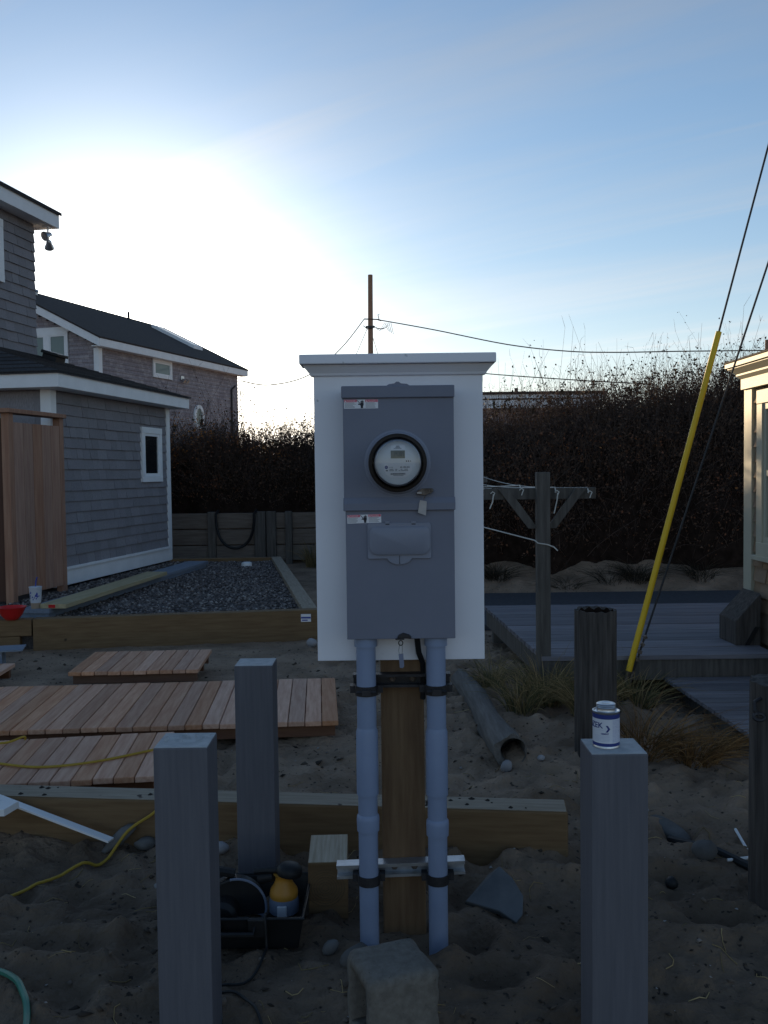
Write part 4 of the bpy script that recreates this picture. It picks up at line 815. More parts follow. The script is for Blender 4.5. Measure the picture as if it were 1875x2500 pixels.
def glue_can():
    C = thing('glue_can', 'small blue and white glue can on top of the right grey post', 'can', (.560, 2.352, .765)); r = .0335
    m = MB(); m.lathe([(r - .001, 0), (r + .001, .0005), (r + .001, .004), (r, .0055), (r, .0875), (r + .001, .089), (r + .001, .0925), (r - .002, .093), (.0285, .0905), (.0245, .0915), (.0235, .094), (.0235, .099), (.001, .099)], 48); m.build('can_body', M['tin'], C, smooth=True)
    m = MB(); m.lathe([(.0245, .099), (.0248, .101), (.0235, .103), (.0248, .105), (.0235, .107), (.0242, .109), (.022, .1105), (.012, .1105), (.011, .1100), (.001, .1100)], 36); m.build('screw_lid', M['tin'], C, smooth=True)
    def wrap(nm, a0, a1, z0, z1, mt, rr):
        q = MB(); n = 40; V = [(rr * math.sin(a0 + (a1 - a0) * k / n), -rr * math.cos(a0 + (a1 - a0) * k / n), z) for z in (z0, z1) for k in range(n + 1)]
        q.add(V, [(k, k + 1, n + 2 + k, n + 1 + k) for k in range(n)]); return q.build(nm, M[mt], C, smooth=True)
    lw = wrap('label', -3.1, 3.1, .0145, .0755, 'can_label', r + .0003); wrap('blue_band', -3.14, 3.14, .0757, .0868, 'blue_ink', r + .0003); wrap('blue_band', -3.14, 3.14, .0062, .0143, 'blue_ink', r + .0003)
    wrap('directions_panel', .26, 1.5, .016, .074, 'can_label2', r + .0005)
    def curved(s, size, arc, z, mt, thin=0.0):
        me = text_mesh(s, size, thin); bm = bmesh.new(); bm.from_mesh(me)
        xs = [v.co.x for v in bm.verts]; x = min(xs)
        while x < max(xs): bmesh.ops.bisect_plane(bm, geom=bm.verts[:] + bm.edges[:] + bm.faces[:], plane_co=(x, 0, 0), plane_no=(1, 0, 0)); x += .0016
        rr = r + .0007
        for v in bm.verts: a = arc + v.co.x / rr; v.co = Vector((rr * math.sin(a), -rr * math.cos(a), z + v.co.y))
        bm.to_mesh(me); bm.free(); return link('lettering', me, M[mt], lw)
    curved('AZEK', .0200, -1.92, .0530, 'blue_ink', .00035)
    rr = r + .0008; q = MB(); cv = lambda u, z: (rr * math.sin(-.16 + u / rr), -rr * math.cos(-.16 + u / rr), z)
    q.add([cv(-.0035, .0600), (cv(.0017, .0600)), cv(.0078, .0515), cv(.0017, .0430), cv(-.0035, .0430), cv(.0022, .0515)], [(0, 5, 2, 1), (5, 4, 3, 2)]); q.build('chevron', M['blue_ink'], lw)
    curved('CEMENT', .0052, -.62, .0370, 'blue_ink', .0002)
    t = MB()
    for i in range(6):
        a0 = -1.15; a1 = rnd.uniform(-.05, .15); z = .033 - .0035 * i; nseg = 10
        if i == 5: a0, a1, z = -.85, -.42, .0475
        t.add([(rr * math.sin(a0 + (a1 - a0) * k / nseg), -rr * math.cos(a0 + (a1 - a0) * k / nseg), zz) for zz in (z, z + .0011) for k in range(nseg + 1)], [(k, k + 1, nseg + 2 + k, nseg + 1 + k) for k in range(nseg)])
    t.build('fine_print', M['can_label2'], lw)
glue_can()

# ------------------------------------------------------------------ tool case, sander, saw, offcut, concrete block
def tools():
    bz = G(-.48, 3.05) - .004; K = thing('tool_case', 'open black plastic tool case on the sand behind the left post', 'case', (-.485, 3.05, bz)); 
    w, d, h = .215, .165, .105; t = .006
    m = MB(); m.add([(sx * (w - .02), sy * (d - .02), 0) for sx, sy in ((-1, -1), (1, -1), (1, 1), (-1, 1))] + [(sx * w, sy * d, h) for sx, sy in ((-1, -1), (1, -1), (1, 1), (-1, 1))] + [(sx * (w - t), sy * (d - t), h) for sx, sy in ((-1, -1), (1, -1), (1, 1), (-1, 1))] + [(sx * (w - .03), sy * (d - .03), .012) for sx, sy in ((-1, -1), (1, -1), (1, 1), (-1, 1))],
        [(3, 2, 1, 0)] + [(a + j, (a + 1) % 4 + j, (a + 1) % 4 + j + 4, a + j + 4) for j in (0, 4, 8) for a in range(4)] + [(12, 13, 14, 15)]); m.build('tray', M['black_plastic'], K, bevel=.006)
    m = MB(); m.tube([(-w, -d, h), (w, -d, h), (w, d, h), (-w, d, h), (-w, -d, h)], .006, 6); m.build('rim', M['black_plastic'], K)
    for lx in (.04, -.12): m = MB(); m.box(lx, lx + .06, -d - .014, -d + .004, .05, .11); m.build('latch', M['black_plastic'], K, bevel=.004)
    m = MB(); m.tube([(-.05, -d - .004, .085), (-.05, -d - .03, .07), (.06, -d - .03, .07), (.06, -d - .004, .085)], .009, 8); m.build('handle', M['black_plastic'], K, smooth=True)
    S = thing('orbital_sander', 'yellow and black palm sander standing in the tool case', 'sander', (-.352, 3.075, bz + .013))
    m = MB(); m.lathe([(.060, 0), (.062, .004), (.062, .012), (.052, .02), (.04, .024)], 28); m.build('sanding_pad', M['rubber'], S, smooth=True)
    m = MB(); m.lathe([(.040, .022), (.049, .03), (.05, .06), (.047, .078), (.04, .082)], 28); m.build('lower_housing', M['tool_grey'], S, smooth=True)
    m = MB(); m.lathe([(.046, .076), (.048, .088), (.045, .105), (.033, .122), (.027, .138), (.0285, .150), (.034, .156)], 28); m.build('yellow_body', M['tool_yellow'], S, smooth=True)
    m = MB(); m.lathe([(.03, .150), (.041, .154), (.044, .164), (.041, .178), (.030, .188), (.012, .192), (.001, .1925)], 28, Matrix.Rotation(RAD(7), 4, 'Y')); m.build('palm_grip', M['rubber'], S, smooth=True)
    m = MB(); m.tube([(-.02, .005, .165), (-.06, .01, .163), (-.10, .015, .157)], [.012, .010, .009], 8); m.tube([(-.035, .01, .142), (-.085, .02, .132)], [.016, .02], 10); m.build('dust_port', M['rubber'], S, smooth=True)
    m = MB(); m.box(-.018, .014, -.054, -.044, .028, .066); m.build('switch_plate', M['cup'], S, bevel=.003)
    Sw = thing('circular_saw', 'dark circular saw lying in the left of the tool case', 'saw', (-.515, 3.05, bz + .013))
    n = 22; m = MB(); arc = [(.105 * math.cos(a), 0, .045 + .105 * math.sin(a)) for a in np.linspace(-.25, math.pi + .25, n)]; m.prism(arc[::-1], (0, .045, 0)); g = m.build('blade_guard', M['black_plastic'], Sw, bevel=.006); g.rotation_euler = (0, 0, RAD(12))
    m = MB(); m.tube([(.105 * math.cos(a), -.004, .045 + .105 * math.sin(a)) for a in np.linspace(-.2, 1.7, 14)], .0045, 6); g2 = m.build('guard_edge', M['tool_grey'], Sw, smooth=True); g2.rotation_euler = (0, 0, RAD(12))
    m = MB(); m.lathe([(.045, 0), (.048, .01), (.048, .06), (.035, .075), (.01, .078)], 24, Matrix.Translation((-.03, 0, .05)) @ Matrix.Rotation(math.pi / 2, 4, 'X')); m.build('motor', M['black_plastic'], Sw, smooth=True)
    m = MB(); m.box(-.14, .12, -.09, .07, .0, .004); m.build('base_plate', M['tool_grey'], Sw)
    m = MB(); m.tube([(-.10, .02, .10), (-.13, .02, .15), (-.08, .02, .175), (.0, .02, .16)], .016, 8); m.build('handle', M['rubber'], Sw, smooth=True)
    def cord(pts, r, nm, label, mt, n=10):
        P = []
        for i in range(len(pts) - 1):          # Catmull-Rom through the points
            p0, p1, p2, p3 = (Vector(pts[max(0, min(len(pts) - 1, i + k))]) for k in (-1, 0, 1, 2))
            for t in np.linspace(0, 1, n, endpoint=False): P.append(.5 * ((2 * p1) + (p2 - p0) * t + (2 * p0 - 5 * p1 + 4 * p2 - p3) * t * t + (3 * p1 - p0 - 3 * p2 + p3) * t ** 3))
        P.append(Vector(pts[-1]))
        g_ = [G(p.x, p.y) + r for p in P]; k_ = len(P); hi = [max(g_[max(0, i - 2):i + 3]) for i in range(k_)]      # bridge small hollows, lie on the crests
        sm_ = [sum(hi[max(0, i - 3):i + 4]) / len(hi[max(0, i - 3):i + 4]) for i in range(k_)]
        for p, z_, g0 in zip(P, sm_, g_): p.z = max(p.z, z_, g0)
        m = MB(); m.tube(P, r, 7); c = P[len(P) // 2]; return tag(m.build(nm, M[mt], o=(c.x, c.y, c.z), smooth=True), label, nm.split('_')[-1])
    g = lambda x, y, r: (x, y, G(x, y) + r * .7)
    cord([(-.40, 3.04, bz + .05), (-.395, 2.93, bz + .10), (-.39, 2.875, bz + .112), (-.385, 2.86, bz + .05), g(-.385, 2.84, .004), g(-.40, 2.74, .004), g(-.43, 2.69, .004), g(-.50, 2.675, .004), g(-.60, 2.69, .004)], .0042, 'sander_cord', 'black sander cord hanging over the tool case edge to the sand', 'rubber')
    cord([g(-.56, 2.63, .004), g(-.46, 2.61, .004), g(-.40, 2.56, .004), g(-.355, 2.48, .004), g(-.32, 2.36, .004)], .0045, 'power_cord', 'thin black power cord curving along the sand at the bottom', 'rubber')
    cord([g(-1.75, 2.98, .006), g(-1.56, 3.12, .006), g(-1.387, 3.267, .006), g(-1.27, 3.44, .006), g(-1.19, 3.56, .006), g(-1.135, 3.62, .006), (-1.05, 3.695, .035), (-.955, 3.728, .095), (-.90, 3.733, .148), (-.87, 3.79, .152), (-.85, 3.86, .15)], .0062, 'extension_cord', 'yellow extension cord running over the sand and up the timber', 'yellow_cord')
    cord([(-2.0, 4.42, .119), (-1.82, 4.331, .121), (-1.60, 4.262, .1245), (-1.377, 4.32, .1275), (-1.151, 4.48, .1305), (-1.06, 4.56, .132)], .0062, 'extension_cord', 'yellow extension cord draped across the nearest cedar walkway', 'yellow_cord')
    cord([(-2.1, 4.80, .02), (-1.93, 4.76, .03), (-1.86, 4.74, .13), (-1.93, 4.66, .125), (-2.1, 4.64, .125)], .0062, 'extension_cord', 'loop of yellow cord at the left edge behind the walkway', 'yellow_cord')
    cord([g(-1.34, 2.86, .009), g(-1.16, 2.715, .009), g(-1.09, 2.64, .009), g(-1.035, 2.565, .009), g(-.99, 2.48, .009), g(-.94, 2.33, .009)], .0095, 'garden_hose', 'green garden hose in the bottom left corner', 'green_hose')
    # sawn timber end
    O = thing('timber_offcut', 'short square timber offcut with pale top beside the left conduit', 'offcut', (-.211, 3.25, 0)); 
    m = MB(); m.box(-.068, .068, -.118, .125, -.06, .138); m.build('block', M['timber'], O, bevel=.003)
    m = MB(); m.box(-.0665, .0665, -.1165, .1235, .138, .1395); m.build('sawn_top', M['offcut_top'], O)
    m = MB()
    for k in range(7):
        r = .012 + .009 * k; P = [(-.01 + r * math.cos(t), -.1186, .05 + r * .95 * math.sin(t)) for t in np.linspace(0, 2 * math.pi, 28)]
        P = [(max(-.064, min(.064, p[0])), p[1], max(-.02, min(.134, p[2]))) for p in P]; m.tube(P, .0012, 4, cap=False)
    m.build('growth_rings', M['endgrain'], O); O.rotation_euler = (0, 0, RAD(2))
tools()
def concrete_block():
    # hollow block standing on end: two cores open to the left and right sides
    a, hgt, z0 = .094, .39, -.185
    bm = bmesh.new()
    def grid_box(x0, x1, y0, y1, za, zb):
        nx, ny, nz = max(1, round((x1 - x0) / .02)), max(1, round((y1 - y0) / .02)), max(1, round((zb - za) / .02))
        for (u0, u1, nu, v0, v1, nv, fx, flip) in ((x0, x1, nx, y0, y1, ny, lambda u, v: (u, v, za), 1), (x0, x1, nx, y0, y1, ny, lambda u, v: (u, v, zb), 0), (x0, x1, nx, za, zb, nz, lambda u, v: (u, y0, v), 0), (x0, x1, nx, za, zb, nz, lambda u, v: (u, y1, v), 1), (y0, y1, ny, za, zb, nz, lambda u, v: (x0, u, v), 1), (y0, y1, ny, za, zb, nz, lambda u, v: (x1, u, v), 0)):
            g = [[bm.verts.new(fx(u0 + (u1 - u0) * i / nu, v0 + (v1 - v0) * j / nv)) for j in range(nv + 1)] for i in range(nu + 1)]
            for i in range(nu):
                for j in range(nv):
                    q = (g[i][j], g[i + 1][j], g[i + 1][j + 1], g[i][j + 1]); bm.faces.new(q if not flip else q[::-1])
    t = .034
    grid_box(-a, a, -a, -a + t, 0, hgt); grid_box(-a, a, a - t, a, 0, hgt)
    for zc in ((0, t), (hgt / 2 - t / 2, hgt / 2 + t / 2), (hgt - t, hgt)): grid_box(-a, a, -a + t, a - t, zc[0], zc[1])
    bmesh.ops.remove_doubles(bm, verts=bm.verts, dist=.0005)
    for v in bm.verts:
        n = Vector((v.co.x, v.co.y, (v.co.z - hgt / 2) * .4)); k = max(abs(v.co.x), abs(v.co.y)) / a
        e = sum((abs(abs(v.co.x) - a) < .003, abs(abs(v.co.y) - a) < .003, v.co.z > hgt - .003))
        nz = float(fbm(np.array(v.co.x * 30 + 7), np.array(v.co.y * 30 + v.co.z * 41), 3)); v.co -= n.normalized() * (.004 * nz + .003 * (e - 1) + (.012 * max(0, nz) if e >= 2 else 0))
        if v.co.z > hgt - .004: v.co.z += .005 * nz - (.004 if e >= 2 else 0)
    me = bpy.data.meshes.new('concrete_block'); bm.to_mesh(me); bm.free(); me.materials.append(M['concrete'])
    for p in me.polygons: p.use_smooth = True
    ob = bpy.data.objects.new('concrete_block', me); COL.objects.link(ob); ob.location = (.006, 2.375, z0); ob.rotation_euler = (0, 0, RAD(21))
    tag(ob, 'rough hollow concrete block standing on end in front of the meter post', 'concrete block')
concrete_block()

# ------------------------------------------------------------------ stones and bits on the sand
def rock(name, label, cat, x, y, s, mt, seed, rot=(0, 0, 0), sink=.25, group=None):
    bm = bmesh.new(); bmesh.ops.create_icosphere(bm, subdivisions=2, radius=1)
    for v in bm.verts:
        n = float(fbm(np.array(v.co.x * 1.3 + seed), np.array(v.co.y * 1.3 + v.co.z * 1.7 + seed), 3)); v.co *= 1 + .35 * n; v.co.x *= s[0]; v.co.y *= s[1]; v.co.z *= s[2]
    me = bpy.data.meshes.new(name); bm.to_mesh(me); bm.free(); me.materials.append(M[mt])
    for p in me.polygons: p.use_smooth = True
    ob = bpy.data.objects.new(name, me); COL.objects.link(ob); ob.rotation_euler = rot; zr_ = min((ob.rotation_euler.to_matrix() @ v.co).z for v in me.vertices)
    ob.location = (x, y, G(x, y) - zr_ * (1 - sink)); return tag(ob, label, cat, group)
rock('flat_stone', 'long grey flat stone leaning on the timber at left', 'stone', -1.085, 3.71, (.085, .03, .022), 'rock_grey', 3, (RAD(15), RAD(-38), RAD(25)), .2)
rock('beach_stone', 'rounded grey stone beside the left grey post', 'stone', -.985, 3.72, (.045, .04, .03), 'rock_grey', 5)
rock('beach_stone', 'smooth oval pebble left of the concrete block', 'stone', -.185, 2.87, (.030, .024, .02), 'rock_grey', 8, (0, RAD(-25), .4), .2)
rock('beach_stone', 'pale stone between the two left grey posts', 'stone', -.66, 3.60, (.04, .03, .026), 'rock_pale', 12)
rock('beach_stone', 'pale egg-shaped stone at the mouth of the log', 'stone', .605, 4.66, (.028, .024, .036), 'rock_pale', 15, (0, RAD(15), 0), .15)
rock('beach_stone', 'tiny pale pebble right of the log mouth', 'stone', .79, 4.72, (.022, .018, .014), 'rock_pale', 16)
rock('beach_stone', 'white stone by the end of the gravel edging', 'stone', -.64, 8.02, (.045, .04, .04), 'rock_pale', 18)
rock('flat_stone', 'long grey stone slab half buried right of the can post', 'stone', 1.19, 3.86, (.13, .055, .02), 'rock_grey', 21, (0, RAD(8), RAD(-68)), .35)
rock('beach_stone', 'grey stone half buried near the right edge', 'stone', 1.20, 3.49, (.05, .05, .04), 'rock_grey', 23, (0, 0, 0), .5)
rock('black_ball', 'small black rubber ball on the sand at right', 'ball', 1.018, 3.29, (.024, .024, .024), 'rubber', 50, (0, 0, 0), .1)
rock('beach_stone', 'small white shell-like pebble above the grey slab', 'stone', 1.13, 4.02, (.013, .011, .009), 'rock_pale', 33)
rock('beach_stone', 'sandy clod of stone beside the left conduit base', 'stone', -.105, 2.79, (.05, .035, .03), 'rock_grey', 61, (0, RAD(-15), .5), .4)
m = MB(); m.prism([(0, 0, 0), (.10, -.075, .01), (.145, -.13, .006), (.175, -.10, .012), (.20, -.02, .02), (.185, .06, .03), (.15, .12, .04), (.10, .085, .035)], (0, .012, -.024)); o_ = m.build('slate_shard', M['slate'], bevel=.004); o_.location = (.265, 3.16, G(.36, 3.15) + .02); o_.rotation_euler = (RAD(14), 0, RAD(8)); tag(o_, 'broken bluish slate shard lying right of the meter post', 'stone')
m = MB(); m.tube([(1.44, 3.80, G(1.44, 3.8) + .012), (1.425, 3.66, G(1.425, 3.66) + .012), (1.378, 3.47, G(1.378, 3.47) + .012), (1.28, 3.455, G(1.28, 3.455) + .012)], .006, 6); tag(m.build('bent_strip', M['white'], o=(1.39, 3.6, G(1.39, 3.6))), 'thin bent white strip on the sand near the right pile', 'strip')
m = MB(); m.tube([(1.16, 3.78, G(1.16, 3.78) + .008), (1.26, 3.56, G(1.26, 3.56) + .01), (1.38, 3.34, G(1.38, 3.34) + .01)], .018, 8); tag(m.build('black_pipe', M['rubber'], o=(1.26, 3.56, G(1.26, 3.56))), 'black pipe half buried at the foot of the right pile', 'pipe')
# white trim strips at the left
m = MB(); m.box(0, .78, -.02, .02, 0, .009); s = m.build('white_strip', M['white'], bevel=.001); s.location = (-1.72, 3.83, .17); d = Vector((-1.105, 3.655, .012)) - Vector((-1.72, 3.83, .17)); s.rotation_euler = (0, math.asin(-d.z / d.length), math.atan2(d.y, d.x)); s.scale.x = d.length / .78; tag(s, 'long narrow white trim strip sloping from the timber to the sand', 'trim strip')
m = MB(); m.box(-.35, 0, -.10, 0, 0, .028); s = m.build('white_board_end', M['white'], bevel=.002); s.location = (-1.475, 3.68, .1445); s.rotation_euler = (0, RAD(-3), RAD(-12)); tag(s, 'white trim board end at the left edge on the timber', 'board')

# ------------------------------------------------------------------ piles, log, clothesline, guy wires
def pile(x, y, r, zt, label, hollow, seed):
    P = thing('timber_pile', label, 'pile', (x, y, G(x, y)), 0, 'old round timber piles'); o = (x, y, G(x, y)); n = 44; V = []; F = []
    zs = [-.4, 0, .2, .4, .55, zt - .05, zt - .015, zt]
    for i, z in enumerate(zs):
        for k in range(n):
            a = 2 * math.pi * k / n; q = float(fbm(np.array(k * .55 + seed), np.array(z * .7), 3)); g = -.008 if (k * 7 + seed) % 5 == 0 else 0
            rr = r * (1 + .05 * q) + g; zz = z + (.012 * q if i == len(zs) - 1 else 0); V.append((x + rr * math.cos(a), y + rr * math.sin(a), zz))
    F = [(i * n + k, i * n + (k + 1) % n, (i + 1) * n + (k + 1) % n, (i + 1) * n + k) for i in range(len(zs) - 1) for k in range(n)]
    L0 = len(V); rings = [(.86, zt - .006), (.82, zt - .12), (.7, zt - .34)] if hollow else [(.8, zt + .004), (.4, zt + .006), (.05, zt + .004)]
    for f, z in rings: V += [(x + r * f * math.cos(2 * math.pi * k / n), y + r * f * math.sin(2 * math.pi * k / n), z + .008 * math.sin(k * 1.7)) for k in range(n)]
    b = (len(zs) - 1) * n; F2 = []
    for j in range(len(rings)):
        c = L0 + j * n; (F2 if hollow and j else F).extend([(b + k, b + (k + 1) % n, c + (k + 1) % n, c + k) for k in range(n)]); b = c
    (F2 if hollow else F).append(tuple(b + k for k in range(n)))
    if hollow: V2 = V[L0:]; m = MB(); m.add(V2, [tuple(i - L0 for i in f) for f in F2]); m.build('rotten_heart', M['hedge_core'], P, smooth=True, o=o); V = V[:L0 + n]
    m = MB(); m.add(V, F); m.build('trunk', M['bark_pile'], P, smooth=True, o=o); return P
pile(1.089, 4.80, .108, .745, 'thick round pile with hollow rotten top behind the glue can', True, 4)
p2 = pile(1.355, 3.13, .115, .745, 'round pile at the right edge with an iron hook', False, 9)
m = MB(); m.tube([(1.25, 3.08, .70), (1.225, 3.07, .69), (1.222, 3.06, .665), (1.235, 3.055, .65)], .007, 6); m.tube([(1.232 + .018 * math.cos(t), 3.05 + .006 * math.sin(t), .645 + .010 * math.sin(t)) for t in np.linspace(0, 6.28, 14)], .006, 6); m.build('iron_hook', M['dark_metal'], p2, o=tuple(p2.location))
def log():
    a, b = Vector((.53, 6.55, -.005)), Vector((.65, 4.72, .03)); n = 28; r = .085; V = []; d = (b - a); m = MB()
    for i, t in enumerate(np.linspace(0, 1, 8)):
        c = a.lerp(b, t); c.z -= .035 * math.sin(math.pi * t) ** 2; c.x += .02 * math.sin(5 * t)
        for k in range(n):
            an = 2 * math.pi * k / n; q = float(fbm(np.array(k * .5), np.array(t * 3), 3)); rr = (r - .012 * (1 - t)) * (1 + .22 * q); V.append((c.x + rr * math.cos(an), c.y + .02 * q, c.z + rr * math.sin(an)))
    F = [(i * n + k, i * n + (k + 1) % n, (i + 1) * n + (k + 1) % n, (i + 1) * n + k) for i in range(7) for k in range(n)]
    L0 = len(V); V += [(b.x + .068 * math.cos(2 * math.pi * k / n), b.y + .005, b.z + .068 * math.sin(2 * math.pi * k / n)) for k in range(n)] + [(b.x + .06 * math.cos(2 * math.pi * k / n), b.y + .25, b.z + .06 * math.sin(2 * math.pi * k / n)) for k in range(n)]
    F += [(7 * n + k, 7 * n + (k + 1) % n, L0 + (k + 1) % n, L0 + k) for k in range(n)] + [(L0 + k, L0 + (k + 1) % n, L0 + n + (k + 1) % n, L0 + n + k) for k in range(n)] + [tuple(L0 + n + k for k in range(n)), tuple(range(n))]
    m.add(V, F); tag(m.build('driftwood_log', M['weathered'], o=(.6, 5.6, 0), smooth=True), 'weathered hollow log half sunk in the sand behind the meter post', 'log')
log()
def clothesline():
    def tpost(x, y, zt, arm_z, x0, x1, label, brace=True):
        T = thing('clothesline_post', label, 'clothesline post', (x, y, G(x, y)), 0, 'clothesline posts'); o = (x, y, G(x, y)); w = .043
        m = MB(); m.box(x - w, x + w, y - w, y + w, -.4, zt); m.build('upright', M['old_timber'], T, bevel=.005, o=o)
        m = MB(); m.box(x0, x1, y + w + .001, y + w + .04, arm_z - .075, arm_z); m.build('cross_arm', M['old_timber'], T, bevel=.004, o=o)
        if brace:
            for s in (-1, 1):
                m = MB(); xa, xb = x + s * .255, x + s * .04; m.prism([(xa - .035, y + w - .03, arm_z - .002), (xa + .035, y + w - .03, arm_z - .002), (xb + .02 * s + .03, y + w - .03, arm_z - .265), (xb + .02 * s - .03, y + w - .03, arm_z - .265)], (0, .029, 0)); m.build('brace', M['old_timber'], T, o=o)
        return T, o
    T, o = tpost(1.04, 6.1, 1.456, 1.352, .665, 1.40, 'T-shaped clothesline post with braces in front of the right hedge')
    tpost(.62, 11.4, 1.44, 1.40, -.05, 1.275, 'farther clothesline post mostly hidden behind the white board', False)
    ends = [(.715, 6.13, 1.315, 6, 'hanging'), (.905, 6.13, 1.335, 0, ''), (1.13, 6.09, 1.32, 8, ''), (1.345, 6.09, 1.315, 0, '')]; far = [(.08, 11.4, 1.38), (.50, 11.4, 1.39), (.88, 11.4, 1.40), (1.2, 11.4, 1.40)]
    nm = ['nearest the white board', 'second in from the white board', 'right of the upright', 'outermost at the far right']
    for i, (e, f) in enumerate(zip(ends, far)):
        m = MB(); P = [Vector(e[:3]) + Vector((0, .03, 0)), Vector(e[:3]) + Vector((0, .06, .035))] + [Vector((e[0], e[1] + .06, e[2] + .035)).lerp(Vector(f), t) - Vector((0, 0, .05 * math.sin(math.pi * t))) for t in np.linspace(.08, 1, 12)]
        m.tube(P, .0042, 5)
        m.tube([Vector(e[:3]) + Vector(q) for q in ((-.012, 0, .004), (.0, -.008, .016), (.014, -.008, .006), (.006, -.008, -.012), (0, -.008, -.03))], .004, 5)
        if i in (0, 2): m.tube([Vector(e[:3]) + Vector(q) for q in ((.006, -.008, .0), (0, -.01, -.05), (-.02, -.012, -.095 - .02 * i))], .0045, 5)
        tag(m.build('clothesline', M['rope'], o=e[:3]), 'white clothesline cord tied to the cross arm, ' + nm[i], 'clothesline', 'clothesline cords')
    m = MB(); m.tube([(.10, 8.4, 1.10), (.55, 7.3, 1.09), (.985, 6.09, 1.01), (1.0, 6.045, .995), (1.06, 6.045, .985), (1.10, 6.04, .97), (1.125, 6.03, .945)], .0042, 5); tag(m.build('clothesline', M['rope'], o=(1.0, 6.1, 1.0)), 'lower white cord tied round the clothesline upright', 'clothesline', 'clothesline cords')
clothesline()
def guys():
    a = Vector((1.515, 5.98, -.05)); t = Vector((2.173, 6.05, 2.346)); d = (t - a).normalized()
    Gd = thing('guy_wire', 'steel guy wire with tall yellow plastic guard at right', 'guy wire', tuple(a)); o = tuple(a)
    m = MB(); m.tube([a + d * .2, a + d * 6.5], .0065, 6); m.build('cable', M['wire'], Gd, o=o)
    m = MB(); m.tube([a + d * .22, t], [.0205, .0185], 14); m.build('yellow_guard', M['yellow_pvc'], Gd, smooth=True, o=o)
    m = MB(); m.tube([a - d * .1, a + d * .28], .013, 8); m.tube([a + d * (.1 + .02 * k) + Vector((.004, -.004, 0)) for k in range(3)], .022, 8); m.build('anchor_rod', M['rusty'], Gd, o=o)
    m = MB()
    for k in range(4): c = a + d * (.30 + .05 * k) + Vector((.032 + .004 * k, -.012, 0)); m.box(-.011, .011, -.012, .012, -.011, .011, Matrix.Translation(c) @ Matrix.Rotation(.4 * k, 4, 'Y'))
    m.build('cable_clips', M['rusty'], Gd, o=o)
    t2 = Vector((2.49, 6.05, 2.787)); a2 = Vector((1.54, 5.985, -.03)); d2 = (t2 - a2).normalized(); m = MB(); m.tube([a2 + d2 * .15, a2 + d2 * 7], .0065, 6); G2 = m.build('guy_wire', M['wire'], o=tuple(a2)); tag(G2, 'bare dark steel guy wire rising behind the yellow guard', 'guy wire')
    m = MB(); m.tube([a2 - d2 * .1, a2 + d2 * .2], .011, 8); m.build('anchor_rod', M['rusty'], G2, o=tuple(a2))
guys()

